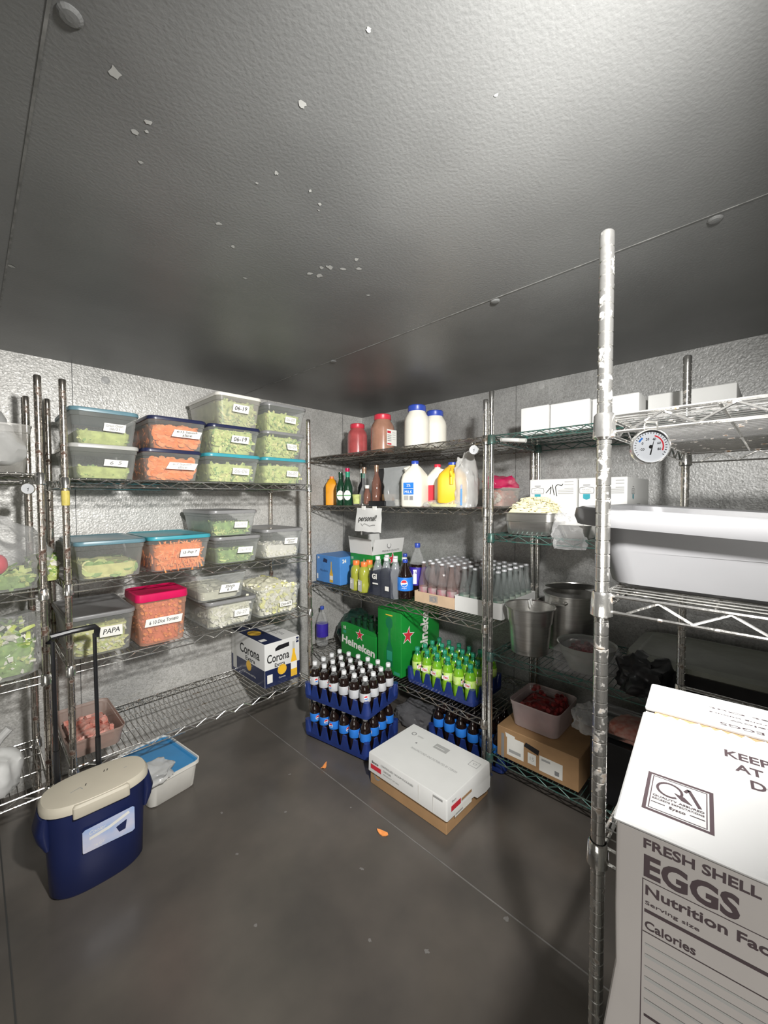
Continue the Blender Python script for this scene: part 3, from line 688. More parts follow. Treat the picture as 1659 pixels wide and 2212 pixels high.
# ------------------------------------------------------------------ bottles
def half_litre(name, label, liquid, neck, capm, labm, group, cat='bottle', loc=(0, 0, 0), rz=0, logo=None):
    t = thing(name, label, cat, loc, rz, group)
    mb = MB()
    mb.lathe([(.020, 0), (.028, .004), (.0305, .012), (.0305, .06), (.0295, .075), (.0305, .125), (.029, .140), (.023, .157), (.0185, .166)], liquid, 14)
    mb.lathe([(.0192, .165), (.0135, .176), (.0115, .184), (.0115, .190)], neck, 14, cap0=False)
    mb.build('bottle_body', t, True)
    MB().lathe([(.0138, .186), (.0142, .188), (.0142, .202), (.0128, .205)], capm, 14).build('cap', t, True)
    lb = MB().lathe([(.0308, .078), (.0314, .080), (.0314, .122), (.0308, .124)], labm, 16, cap0=False, cap1=False).build('label', t, True)
    if logo:
        D = DF(-.0318, .0008); logo(D); D.build('emblem', lb)
    return t
def globe(D, x=0, z=.101, r=.012):
    D.disc(x, z, r*1.12, m_paper); D.poly([(x-r*.95, z+r*.1)]+[(x+r*math.cos(a), z+r*math.sin(a)) for a in (2.9, 2.5, 2.1, 1.7, 1.3, .9, .5)]+[(x+r*.4, z+r*.15)], m_red)
    D.poly([(x-r*.9, z-r*.4), (x, z-r*.35), (x+r*.95, z-r*.05), (x+r*.75, z-r*.65), (x+r*.1, z-r), (x-r*.6, z-r*.8)], m_blabel)

def crate(label, loc, rz):
    """shell crate for 24 bottles: floor, low rail and tapering columns between the bottles"""
    t = thing('bottle_crate', label, 'crate', loc, rz)
    W_, D_ = .47, .318; mb = MB()
    mb.rbox(W_-.03, D_-.03, 0, .012, m_blue, .02)
    mb.loft([rr(W_-.035, D_-.035, .02, 0), rr(W_-.004, D_-.004, .025, .012), rr(W_, D_, .025, .034), rr(W_-.006, D_-.006, .022, .034), rr(W_-.01, D_-.01, .02, .010)], m_blue, False, False)
    def col(cx, cy, ax):
        wb, wt = .028, .011
        for (z0, z1, a, b) in ((.030, .075, wb, wt+.004), (.075, .098, wt+.004, wt)):
            q = .005
            if ax == 'x': r0 = [(cx-a, cy-q, z0), (cx+a, cy-q, z0), (cx+a, cy+q, z0), (cx-a, cy+q, z0)]; r1 = [(cx-b, cy-q, z1), (cx+b, cy-q, z1), (cx+b, cy+q, z1), (cx-b, cy+q, z1)]
            else: r0 = [(cx-q, cy-a, z0), (cx+q, cy-a, z0), (cx+q, cy+a, z0), (cx-q, cy+a, z0)]; r1 = [(cx-q, cy-b, z1), (cx+q, cy-b, z1), (cx+q, cy+b, z1), (cx-q, cy+b, z1)]
            mb.loft([r0, r1], m_blue)
    px = .0745; py = .0745
    for i in range(5):
        for s_ in (-1, 1): col((i-2)*px, s_*(D_/2-.006), 'x')
    for j in range(3):
        for s_ in (-1, 1): col(s_*(W_/2-.006), (j-1)*py, 'y')
    for sx in (-1, 1):
        for sy in (-1, 1):
            mb.loft([rr(.055, .055, .022, .030, sx*(W_/2-.028), sy*(D_/2-.028)), rr(.030, .030, .012, .098, sx*(W_/2-.018), sy*(D_/2-.018))], m_blue)
    for i in range(5):
        for j in range(3): mb.lathe([(.011, .01), (.006, .075)], m_blue, 6, (i-2)*px, (j-1)*py)
    mb.build('shell', t, True); return t
def fill_crate(proto, loc, rz, z=.013, skip=(), rots=None):
    a = math.radians(rz); n = 0
    for j in range(4):
        for i in range(6):
            if (i, j) in skip: continue
            lx, ly = (i-2.5)*.0745, (j-1.5)*.0745
            x = loc[0]+lx*math.cos(a)-ly*math.sin(a); y = loc[1]+lx*math.sin(a)+ly*math.cos(a)
            zz = rz+((i*37+j*91) % 7-3)*32
            if j == 0: zz = rz + (rots[i] if rots else zz-rz)
            if n == 0: proto.location = (x, y, loc[2]+z); proto.rotation_euler = (0, 0, math.radians(zz))
            else: dup(proto, (x, y, loc[2]+z), zz)
            n += 1
PC = (1.545, 1.782, 0.0)
crate('lower blue bottle crate of the floor stack', PC, -80)
crate('upper blue bottle crate of the floor stack', (PC[0], PC[1], .219), -80)
fill_crate(half_litre('soda_bottle', 'blue labelled cola bottle in the lower floor crate', m_cola, m_cola, m_wcap, m_blabel, 'blue labelled cola bottles in the lower crate', logo=globe), PC, -80, rots=[70, 60, 5, 80, 100, -60])
fill_crate(half_litre('soda_bottle', 'silver labelled cola bottle in the upper floor crate', m_cola, m_glass, m_wcap, m_silver, 'silver labelled cola bottles in the upper crate', logo=lambda D: globe(D, 0, .104, .011)), (PC[0], PC[1], .219), -80, rots=[60, 90, 0, 100, -80, 45])
MC = (1.985, 1.365, ZC[3]+.001)
crate('blue bottle crate of lime soda on the corner rack bottom shelf', MC, -90)
def dewlogo(D):
    D.poly([(-.022, .088), (.0, .084), (.022, .094), (.020, .116), (-.004, .108), (-.022, .116)], m_paper); D.text('Dew', .001, .099, .015, m_red, w=.03, bold=.03, shear=.3); D.disc(-.016, .112, .006, m_hdark)
fill_crate(half_litre('soda_bottle', 'lime green soda bottle with green cap on the corner rack', m_dew, m_dewg, m_gcap, m_glabel, 'lime soda bottles in the blue crate', logo=dewlogo), MC, -90, rots=[70, 10, -5, 12, 85, 0])
# dim crate behind the white box under the corner rack
XCc = (1.98, 1.20, 0)
crate('dim blue crate on the floor under the corner rack', XCc, -88)
fill_crate(half_litre('soda_bottle', 'dark cola bottle in the dim crate under the corner rack', m_cola, m_cola, m_black, m_blabel, 'cola bottles in the dim crate', ), XCc, -88)
bag('plastic_bag', 'dark crumpled grey plastic behind the white produce box', 'bag', (1.93, 1.60, 0.0), (.22, .26, .10), film('grey_film', (.16, .16, .17), .45, .3), 41, .4, 4)

# ------------------------------------------------------------------ white produce box on the floor
# corners: front-left (1.338,1.42) near (1.338,.95) right (1.69,.96)
t = thing('produce_box', 'white lidded carton with brown base on the floor by the crates', 'box', (1.512, 1.186, 0), -90)
w_, d_, h_ = .468, .345, .155
MB().rbox(w_-.012, d_-.012, 0, .10, m_kraft, .003).build('base', t, True)
mb = MB(); a, b = w_/2, d_/2
top = [(-a, -b, h_), (a, -b, h_), (a, b, h_), (-a, b, h_)]
def ragged(p, q, z, n, seed):
    rn = random.Random(seed); return [(p[0]+(q[0]-p[0])*i/n, p[1]+(q[1]-p[1])*i/n, z+rn.uniform(-.004, .004)) for i in range(n+1)]
mb.loft([rr(w_+.004, d_+.004, .006, .066), rr(w_, d_, .006, h_-.004), rr(w_-.006, d_-.006, .004, h_)], m_white, False, True)
mb.add([(a+.002, -.04, .07), (a+.004, .03, .066), (a+.008, .05, .05), (a+.012, .12, .045), (a+.012, b-.02, .05), (a+.002, b, .09), (a+.002, -.04, .10)], [(0, 1, 2, 3, 4, 5, 6)], m_white)
lid = mb.build('lid', t, True)
D = DT(h_, .0008); D.text('MANUFACTURED AND DISTRIBUTED BY CORVIN', .03, .0, .014, m_fade, w=.27); D.disc(-.17, .10, .014, m_fade); D.disc(-.17, .10, .009, m_white); D.text('omni', -.125, .10, .014, m_fade, w=.035)
D.rect(-.03, .075, .05, .115, m_greyprint); D.rect(-.025, .09, .03, .094, m_white); D.frame(.17, .085, .215, .125, .002, m_fade); D.text('Y7', .193, .105, .014, m_fade); D.rect(-.115, .04, -.105, .05, m_fade)
D.build('top_print', lid)
D = DF(-b-.003, .001); D.rect(-.215, .085, -.145, .107, m_red); D.text('Sysco', -.185, .119, .014, m_ink, w=.045, bold=.02); D.text('CONTROLLED VACUUM PACKAGED', -.045, .128, .009, m_fade, w=.20); D.text('CHICKEN', -.105, .108, .009, m_fade, w=.05); D.text('PRODUCT OF USA', -.08, .092, .007, m_greyprint, w=.10)
D.line([(.085, .07), (.085, .15)], .002, m_paper); D.line([(.165, .07), (.165, .15)], .002, m_paper); D.rect(.165, .142, .215, .149, m_greyprint)
D.build('front_print', lid)
D = DRs(a+.003, .001); D.text('Sysco', -.125, .135, .012, m_fade, w=.03); D.rect(-.145, .095, -.075, .118, m_red); D.rect(-.12, .055, .01, .088, m_paper); D.rect(-.115, .062, -.06, .07, m_greyprint); D.rect(-.07, .10, .01, .112, m_kraft)
D.build('end_print', lid)
D = DF(-d_/2+.005, .001); D.disc(-.18, .055, .022, m_fade); D.disc(-.175, .06, .017, m_kraft); D.build('base_print', t)
for i, (x, y, a, lb) in enumerate(((1.254, 1.667, .4, 'orange vegetable scrap on the floor beside the stacked crates'), (1.169, 1.152, 1.9, 'orange vegetable scrap on the floor in front of the white carton'))):
    mb = MB(); mb.loft([[(.024*math.cos(q)*(1.2 if q < 3 else .8), .010*math.sin(q), z+.006*math.cos(q*2)+.006) for q in [2*PI*j/12 for j in range(12)]] for z in (0, .003)], m_org2)
    o = mb.build('vegetable_scrap'); o.location = (x, y, 0); o.rotation_euler = (0, 0, a); tag(o, lb, 'scrap')

# ------------------------------------------------------------------ corner rack, top shelf jars
def jar(label, loc, R, H, body, capm, tape=None, cat='jar'):
    t = thing('plastic_jar', label, cat, loc, -45)
    MB().lathe([(R*.9, 0), (R, .008), (R, H*.62), (R*.93, H*.72), (R*.68, H*.84), (R*.66, H*.88)], body, 24).build('body', t, True)
    MB().lathe([(R*.70, H*.86), (R*.72, H*.87), (R*.72, H*.98), (R*.66, H)], capm, 24).build('lid', t, True)
    if tape: tape(t, R, H)
    return t
TZ = ZC[0]+.002
jar('red jar with a red lid at the left end of the top shelf', (1.97, 2.19, TZ), .072, .225, m_redj, m_rcap)
def jl(t, R, H):
    D = Decal((R*.72, -R*.72, H*.36), (.707, .707, 0), (0, 0, 1), .004); D.rect(-.045, -.05, .05, .055, m_paper); D.rect(-.04, .03, -.005, .045, m_red); D.rect(-.04, -.045, 0, -.035, m_red)
    for i in range(4): D.rect(-.038, .015-i*.012, .0, .019-i*.012, m_fade); D.rect(.01, .035-i*.015, .04, .038-i*.015, m_greyprint)
    D.build('label', t)
jar('brown sauce jar with white label and red lid on the top shelf', (1.97, 1.935, TZ), .080, .255, m_brownj, m_rcap, jl)
jar('cream jar with a blue lid on the top shelf', (1.96, 1.625, TZ), .078, .265, m_milk, m_bcap)
jar('second cream jar half hidden behind the blue lidded one', (2.11, 1.60, TZ), .075, .25, m_milk, m_bcap)

# second shelf of the corner rack
Z2 = ZC[1]+.001
def wine(name, label, loc, R, H, body, foil, lab=None, group=None, shoulder=.55, rz=-45, cat='bottle', neckr=.0135):
    t = thing(name, label, cat, loc, rz, group)
    MB().lathe([(R*.92, 0), (R, .006), (R, H*shoulder), (R*.75, H*(shoulder+.10)), (neckr*1.1, H*(shoulder+.20)), (neckr, H*.86), (neckr, H*.97)], body, 18).build('bottle_body', t, True)
    MB().lathe([(neckr*1.12, H*.84), (neckr*1.15, H*.94), (neckr*1.25, H*.96), (neckr*1.2, H)], foil, 14).build('foil_top', t, True)
    if lab:
        D = DF(-R, .002); D.disc(0, H*.30, R*.72, lab, H*.15); D.text('*', 0, H*.40, .008, m_red); D.rect(-R*.7, H*.28, R*.7, H*.31, m_hgreen); D.build('label', t)
    return t
t = thing('juice_carton', 'orange juice bottle seen beside the left rack post', 'carton', (1.93, 2.44, Z2), -45)
MB().loft([rr(.085, .085, .01, 0), rr(.085, .085, .01, .15), rr(.055, .06, .02, .185), rr(.03, .03, .01, .20)], m_ojc).build('body', t, True)
MB().lathe([(.016, .198), (.016, .215)], m_ocap, 12).build('cap', t)
wine('beer_bottle', 'green beer bottle with oval label, left of the two', (1.86, 2.25, Z2), .034, .235, m_hdark, m_hdark, m_paper)
wine('beer_bottle', 'green beer bottle with oval label, right of the two', (1.86, 2.172, Z2), .034, .235, m_hdark, m_gcap, m_paper)
wine('wine_bottle', 'bottle with pink foil top standing behind the green beer bottles', (1.95, 2.28, Z2), .033, .270, m_hdark, m_pink)
wine('wine_bottle', 'dark bottle with pale green foil top behind the beer bottles', (2.02, 2.19, Z2), .035, .235, m_black, m_gcap)
t = thing('serving_tray', 'round steel tray holding the spirit bottles', 'tray', (1.93, 2.04, Z2)); MB().lathe([(.09, 0), (.10, .003), (.105, .012), (.100, .012), (.095, .005)], m_steel, 32).build('tray', t, True)
wine('liqueur_bottle', 'clear flared bottle with white neck label on the steel tray', (1.90, 2.045, Z2+.006), .034, .255, m_glass, m_foil, shoulder=.30)
wine('liqueur_bottle', 'tall rose bottle with gold foil neck on the steel tray', (1.97, 1.995, Z2+.006), .034, .27, m_rose, m_foil)
wine('liqueur_bottle', 'short rose bottle with pale cap on the steel tray', (1.87, 1.985, Z2+.006), .024, .13, m_rose, m_paper)
t = thing('tumbler', 'small pale green tumbler on the steel tray', 'glass', (1.88, 2.10, Z2+.006)); MB().lathe([(.024, 0), (.032, .07), (.030, .07), (.022, .004)], m_let, 16).build('glass', t, True)
carton('black_box', 'tall dark carton against the wall behind the tray', (2.25, 2.06, Z2), -90, .24, .16, .27, m_dark)
t = carton('shallow_pan', 'black shallow pan on the shelf left of the clear bag', (1.90, 1.84, Z2), -90, .15, .17, .032, m_black, cat='pan')
t = thing('card_tray', 'small brown card tray on the black pan', 'tray', (1.96, 1.83, Z2+.034), -90); mb = MB(); mb.box(-.05, .05, -.05, .05, 0, .002, m_kraft); mb.box(-.05, .05, -.052, -.05, 0, .042, m_kraft); mb.box(-.05, .05, .05, .052, 0, .042, m_kraft); mb.box(-.052, -.05, -.05, .05, 0, .042, m_kraft); mb.box(.05, .052, -.05, .05, 0, .042, m_kraft); mb.build('tray', t)
# paper sign
t = thing('paper_sign', 'white paper sign handwritten personal hanging from the shelf edge', 'sign', (1.77, 1.857, 1.338), -90)
mb = MB(); g = 12; vs = []
for i in range(g+1):
    for j in range(g+1):
        u_ = i/g; v_ = j/g; vs.append(((u_-.5)*(.20+.03*(1-v_*0)) - .010*(1-v_)*(u_ < .4), -.004+.003*noise.noise(Vector((u_*3, v_*3, 1)))*2-.01*(1-v_), -.150*(1-v_)+.006*noise.noise(Vector((u_*5, 2, v_*2)))))
mb.add(vs, [(i*(g+1)+j, (i+1)*(g+1)+j, (i+1)*(g+1)+j+1, i*(g+1)+j+1) for i in range(g) for j in range(g)], m_white); mb.build('paper', t, True)
D = DF(-.020, .0, 0, -.068); D.text('personal!', 0, 0, .045, m_ink, w=.175, shear=.4, rot=.05, bold=.005); D.line([(-.06, -.03), (-.045, -.045), (-.03, -.03), (-.01, -.034), (.02, -.044), (.05, -.036), (.07, -.036)], .002, m_ink); D.build('handwriting', t)
for x in (-.05, .05): MB().box(x-.015, x+.015, -.008, 0, -.012, .012, m_paper).build('tape', t)
# ziploc bag
t = thing('zip_bag', 'standing clear zip bag with mushrooms left of the milk jug', 'bag', (1.87, 1.705, Z2), -90)
mb = MB(); rings = []
for kz in range(9):
    f = kz/8; wdt = .20+.035*f; dp = .09*(1-f)**.7+.006
    rings.append([(x+.01*noise.noise(Vector((x*30, f*4, 5))), y+.014*noise.noise(Vector((x*25, f*5, 1))), .245*f+.01*noise.noise(Vector((x*20, 3, f)))*f) for x, y, _ in rr(wdt, dp, dp*.45, 0, n=6)])
mb.loft(rings, film('zip_film', (.6, .62, .62), .30, .12, .8, 25), True, False); mb.build('bag', t, True)
pile('sliced_mushroom', 'pale sliced mushrooms at the bottom of the zip bag', 'food', (1.87, 1.67, Z2+.003), .07, .13, .035, [m_whitev, m_cream], .025, 70, 'dice', 51)

def milk_jug(label, loc, rz, S, H, body, capm, lab=None, handle='L'):
    t = thing('milk_jug', label, 'jug', loc, rz)
    mb = MB(); mb.loft([rr(S*.92, S*.92, .02, 0), rr(S, S, .028, .008), rr(S, S, .028, H*.58), rr(S*.9, S*.92, .03, H*.70), rr(S*.55, S*.60, .03, H*.84), rr(S*.30, S*.30, .02, H*.91), rr(S*.28, S*.28, .018, H*.94)], body)
    mb.build('body', t, True)
    s_ = -1 if handle == 'L' else 1
    if handle == 'F':
        MB().tube([(0, -S*.30, H*.83), (0, -S*.47, H*.74), (0, -S*.52, H*.62), (0, -S*.51, H*.45)], .011, body, 10).build('handle', t, True)
    else:
        MB().tube([(s_*S*.18, -S*.1, H*.86), (s_*S*.42, -S*.1, H*.83), (s_*S*.50, -S*.1, H*.70), (s_*S*.48, -S*.1, H*.50)], .011, body, 10).build('handle', t, True)
    MB().lathe([(S*.15, H*.93), (S*.165, H*.935), (S*.165, H*.99), (S*.15, H)], capm, 18).build('cap', t, True)
    if lab: lab(t, S, H)
    return t
def ml(t, S, H):
    D = DF(-S/2, .001); D.rect(-S*.30, H*.26, S*.20, H*.52, m_blabel); D.rect(-S*.28, H*.385, S*.18, H*.395, m_paper); D.text('2%', -S*.05, H*.46, .016, m_paper); D.text('MILK', -S*.05, H*.32, .016, m_paper)
    D.rect(-S*.28, H*.14, -S*.05, H*.24, m_greyprint); D.rect(S*.0, H*.14, S*.17, H*.23, m_fade)
    D.build('label', t)
milk_jug('milk jug with a blue cap and blue label on the second shelf', (1.845, 1.545, Z2), -78, .135, .268, m_milk, m_bcap, ml)
def rl(t, S, H):
    D = DF(-S/2, .001); D.rect(-S*.45, H*.10, S*.1, H*.50, m_red); D.build('label', t)
milk_jug('milk jug with a red cap and red label between the other jugs', (1.965, 1.470, Z2), -80, .125, .25, m_milk, m_rcap, rl, 'R')
milk_jug('orange juice jug with a blue cap on the second shelf', (1.885, 1.305, Z2+.022), -60, .160, .225, m_oj, m_bcap, None, 'F')
o = bag('produce_bag', 'flat clear bag of yellow-green herbs under the orange juice jug', 'bag', (1.85, 1.32, Z2), (.11, .27, .036), m_film, 61, .3)
pile('chopped_herbs', 'yellow-green chopped herbs in the flat bag', 'food', (1.85, 1.32, Z2+.002), .10, .26, .018, [m_yel, m_let2, m_gold], .03, 120, 'shred', 62)
bag('plastic_bag', 'tall clear plastic bag with blue print at the right end of the second shelf', 'bag', (1.875, 1.215, Z2), (.12, .12, .27), m_filmw, 63, .35, 3)
MB().box(-.012, .012, -.004, .004, 0, .11, m_blabel).build('y'); o = bpy.data.objects['y']; o.name = 'blue_pouch'; o.location = (1.820, 1.205, Z2+.01); o.rotation_euler = (0, .1, .5); tag(o, 'narrow blue pouch in the tall clear bag', 'pouch')

# third shelf of the corner rack
Z3 = ZC[2]+.001
t = thing('beer_case', 'light blue beer case marked 24 at the left of the third shelf', 'beer case', (1.99, 2.405, Z3), -90)
w_, d_, h_ = .285, .26, .205
MB().rbox(w_, d_, 0, h_, m_lblue, .003).build('carton', t, True)
D = DF(-d_/2, .0006); D.text('24', -.115, .183, .018, m_paper, bold=.03); D.poly([(-.06, .155), (-.01, .15), (-.005, .175), (-.05, .185)], m_corona)
D.poly([(.0+.02, .01), (.06, .01), (.06, .07), (.046, .11), (.044, .165), (.036, .165), (.034, .11), (.02, .07)], m_gold); D.rect(.022, .03, .058, .06, m_paper); D.rect(-.135, .02, -.12, .06, m_paper)
D.text('Modelo', -.05, .09, .018, m_corona, w=.10, shear=.3); D.build('front_print', t)
D = DRs(w_/2, .0006); D.text('24', -.09, .175, .028, m_paper, bold=.04); D.build('side_print', t)
t = thing('beer_case', 'green beer case with raised white flaps on the third shelf', 'beer case', (2.105, 2.135, Z3), -90)
w_, d_, h_ = .235, .31, .235
MB().rbox(w_, d_, 0, h_, m_hgreen, .003).build('carton', t, True)
mb = MB()
def panel(mb, pts, th, nrm, mat):
    n = Vector(nrm)*th; vs = [Vector(p) for p in pts]+[Vector(p)+n for p in pts]
    k_ = len(pts); mb.add(vs, [tuple(range(k_-1, -1, -1)), tuple(range(k_, 2*k_))]+[(i, (i+1) % k_, k_+(i+1) % k_, k_+i) for i in range(k_)], mat)
panel(mb, [(-w_/2, -d_/2, h_), (w_/2, -d_/2, h_), (w_/2+.005, -d_/2-.02, h_+.11), (-w_/2+.004, -d_/2-.02, h_+.125)], .003, (0, 1, 0), m_white)
panel(mb, [(w_/2, -d_/2, h_), (w_/2, d_/2, h_), (w_/2+.02, d_/2, h_+.105), (w_/2+.02, -d_/2, h_+.11)], .003, (-1, 0, 0), m_white)
panel(mb, [(-w_/2, d_/2, h_), (-w_/2, -d_/2, h_), (-w_/2-.01, -d_/2, h_+.12), (-w_/2-.01, d_/2, h_+.12)], .003, (1, 0, 0), m_white)
fl = mb.build('flaps', t)
D = DRs(w_/2+.012, .004); D.disc(.0, h_+.06, .022, m_fade); D.disc(.0, h_+.06, .016, m_white); D.text('PREMIUM QUALITY', .02, h_+.022, .015, m_greyprint, w=.18); D.build('flap_print', fl)
D = DF(-d_/2, .0008); D.star(.03, .165, .042, m_paper); D.star(.03, .165, .035, m_red); D.text('18', -.095, .20, .02, m_paper); D.poly([(.0, .12), (.06, .11), (.065, .15), (.0, .155)], m_black); D.build('front_print', t)
D = DRs(w_/2, .0008); D.star(.05, .19, .055, m_paper); D.star(.05, .19, .046, m_red); D.text('18', -.09, .19, .03, m_paper); D.poly([(-.10, .06), (-.075, .06), (-.08, .16), (-.095, .16)], m_dewg); D.build('side_print', t)
def gator(label, loc, rz=-90):
    t = thing('sports_drink_bottle', label, 'bottle', loc, rz)
    MB().lathe([(.030, 0), (.034, .005), (.034, .05), (.031, .065), (.034, .08), (.0345, .115), (.030, .135), (.020, .15), (.018, .155)], m_lemon, 18).build('bottle_body', t, True)
    MB().lathe([(.0205, .152), (.021, .155), (.021, .175), (.019, .178)], m_ocap, 18).build('cap', t, True)
    D = DF(-.0345, .0012); D.poly([(-.018, .012), (.016, .008), (.017, .072), (-.016, .078)], m_clearlid); D.text('G', -.006, .055, .02, m_paper, bold=.05); D.build('label', t); t.scale = (1.15, 1.15, 1.15)
gator('lemon sports drink with orange cap, left of the pair', (1.858, 2.085, Z3)); gator('lemon sports drink with orange cap, right of the pair', (1.852, 1.998, Z3)); gator('lemon sports drink with orange cap standing behind the pair', (1.937, 2.035, Z3))
# wrapped water pack
proto = None
for j in range(2):
    for i in range(3):
        loc = (1.870+.076*j, 1.885-.078*i-.01*j, Z3)
        if proto is None:
            proto = thing('water_bottle', 'clear bottle with white cap in the wrapped pack', 'bottle', loc, -90, 'bottles in the shrink wrapped pack')
            MB().lathe([(.028, 0), (.032, .006), (.032, .05), (.029, .07), (.032, .10), (.031, .14), (.018, .185), (.0125, .20), (.0125, .212)], film('water_bottle_plastic', (.5, .52, .55), .30, .08, .2), 16).build('bottle_body', proto, True)
            MB().lathe([(.0145, .205), (.0145, .222), (.013, .224)], m_wcap, 14).build('cap', proto, True); proto.scale = (1.13, 1.13, 1.13)
        else: dup(proto, loc)
t = thing('shrink_wrap', 'dark printed shrink wrap lettered GI round the water bottles', 'wrap', (1.905, 1.830, Z3), -90); t.scale = (1.12, 1.12, 1.12)
mb = MB(); rings = []
for kz in range(7):
    f = kz/6; rings.append([(x+.008*noise.noise(Vector((x*30, y*30, f*4))), y+.010*noise.noise(Vector((x*25, y*22, f*5+9))), .004+.155*f+(.02*math.sin(x*30) if kz == 6 else 0)) for x, y, _ in rr(.22-.03*f, .15-.02*f, .03, 0, n=6)])
mb.loft(rings, film('printed_wrap', (.03, .035, .06), .55, .12, .8, 30), False, False); mb.build('wrap', t, True)
D = DF(-.078, .004); D.text('GI', -.03, .115, .032, m_paper, bold=.04); D.rect(-.045, .07, .0, .078, m_paper); D.rect(.055, .045, .085, .07, m_paper); D.build('print', t)
def soda2(name, label, loc, rz, R, H, liquid, top, capm, labm, logo=None):
    t = thing(name, label, 'bottle', loc, rz)
    mb = MB(); mb.lathe([(R*.7, 0), (R*.95, .008), (R, .02), (R*.97, H*.30), (R, H*.55), (R*.9, H*.62)], liquid, 20)
    mb.lathe([(R*.9, H*.62), (R*.62, H*.76), (R*.32, H*.88), (R*.27, H*.91), (R*.27, H*.94)], top, 20, cap0=False); mb.build('bottle_body', t, True)
    MB().lathe([(R*.32, H*.92), (R*.33, H*.93), (R*.33, H*.99), (R*.30, H)], capm, 16).build('cap', t, True)
    lb = MB().lathe([(R*1.01, H*.24), (R*1.02, H*.25), (R*1.02, H*.56), (R*1.01, H*.57)], labm, 22, cap0=False, cap1=False).build('label', t, True)
    if logo: D = DF(-R*1.02, .001); logo(D, R, H); D.build('emblem', lb)
    return t
def pl(D, R, H): globe(D, .006, H*.43, .020); D.text('pepsi', .006, H*.31, .012, m_paper, w=.03)
soda2('cola_bottle', 'cola bottle with blue label and round emblem on the third shelf', (1.90, 1.672, Z3), -62, .050, .250, m_cola, m_cola, m_bcap, m_blabel, pl)
soda2('cola_bottle', 'cola bottle with blue cap half hidden behind the wrapped pack', (2.045, 1.80, Z3), -62, .046, .26, m_cola, m_cola, m_bcap, m_blabel)
def plp(D, R, H): D.rect(-R*.5, H*.27, -R*.1, H*.53, m_paper); D.text('16', -R*.3, H*.48, .02, m_plabel)
soda2('soda_bottle', 'tall two litre bottle with purple label and cap', (2.0, 1.655, Z3), -50, .055, .345, m_cola, m_glass, m_bcap, m_plabel, plp)
# trays of glass soda bottles
def tray(label, loc, rz, w, d, h, mat, pr=None):
    t = thing('bottle_tray', label, 'tray', loc, rz); mb = MB(); mb.box(-w/2, w/2, -d/2, d/2, 0, .003, mat)
    for q in ((-w/2, w/2, -d/2-.003, -d/2), (-w/2, w/2, d/2, d/2+.003), (-w/2-.003, -w/2, -d/2, d/2), (w/2, w/2+.003, -d/2, d/2)): mb.box(*q, 0, h, mat)
    mb.build('tray', t)
    if pr: D = DF(-d/2-.003, .0008); pr(D); D.build('print', t)
    return t
tray('brown card tray of glass soda bottles on the third shelf', (2.105, 1.452, Z3), -90, .288, .40, .065, m_kraftl, lambda D: (D.rect(-.03, .015, .03, .055, m_fade), D.frame(-.025, .02, .025, .05, .002, m_kraftl), D.text('16', 0, .035, .018, m_kraftl)))
tray('white card tray of glass soda bottles at the end of the third shelf', (2.105, 1.158, Z3), -90, .284, .40, .085, m_white)
def gsoda(label, group, loc, liq, lab):
    t = thing('glass_soda_bottle', label, 'bottle', loc, -90, group)
    mb = MB(); mb.lathe([(.026, 0), (.030, .006), (.030, .09), (.028, .12), (.018, .165), (.0125, .20), (.012, .236)], liq, 12); mb.build('bottle_body', t, True)
    MB().lathe([(.014, .232), (.0145, .234), (.013, .242)], m_silver, 12).build('cap', t, True)
    MB().lathe([(.0304, .05), (.0308, .052), (.0308, .088), (.0304, .09)], lab, 14, cap0=False, cap1=False).build('label', t, True)
    return t
g1 = film('rosy_glass', (.30, .22, .20), .24, .06, 0.0); g2 = film('grey_glass', (.26, .29, .28), .20, .06, 0.0)
m_lab1 = M('dusty_pink_label', (.40, .13, .17), .5, col2=(.30, .30, .28), vs=30); m_lab2 = M('dusty_green_label', (.10, .20, .15), .5, col2=(.30, .32, .28), vs=30)
for (lab, grp, cy, liq, lm) in (('rosy glass soda bottle standing in the brown card tray', 'glass soda bottles in the brown tray', 1.452, g1, m_lab1), ('grey glass soda bottle standing in the white card tray', 'glass soda bottles in the white tray', 1.158, g2, m_lab2)):
    pr = None
    for i in range(6):
        for j in range(4):
            loc = (1.94+.066*i, cy+(j-1.5)*.069, Z3+.004)
            if pr is None: pr = gsoda(lab, grp, loc, liq, lm)
            else: dup(pr, loc)
bag('shrink_film', 'clear shrink film over the bottles in the brown tray', 'wrap', (2.105, 1.452, Z3+.10), (.40, .285, .155), m_shrink, 71, .10, 3, flat=.7)

# bottom shelf of the corner rack
Z4 = ZC[3]+.001
t = thing('beer_case', 'green open-topped eighteen pack with white lettering behind the crate stack', 'beer case', (1.985, 2.075, Z4), -90)
w_, d_, h_ = .36, .25, .225
MB().rbox(w_, d_, 0, h_-.03, m_hgreen, .004).build('carton', t, True)
mb = MB(); panel(mb, [(-w_/2, -d_/2, h_-.03), (w_/2, -d_/2, h_-.03), (w_/2, -d_/2, h_-.01), (w_/2-.05, -d_/2, h_), (-w_/2+.05, -d_/2, h_+.012), (-w_/2, -d_/2, h_)], .003, (0, 1, 0), m_hgreen); mb.build('front_flap', t)
D = DF(-d_/2, .001); D.text('Heineken', .0, .095, .055, m_paper, w=.34, bold=.035, rot=-.10); D.star(.02, .175, .045, m_paper); D.star(.02, .175, .037, m_red); D.text('18', -.14, .195, .024, m_paper, bold=.02); D.rect(-.155, .155, -.125, .175, m_gcap); D.build('front_print', t)
pr = None
for i in range(5):
    for j in range(3):
        loc = (1.93+.064*j, 2.205-.064*i, Z4+.05)
        if pr is None: pr = wine('beer_bottle', 'green beer bottle in the open eighteen pack', loc, .029, .205, m_hdark, m_hdark, None, 'green beer bottles in the open eighteen pack')
        else: dup(pr, loc)
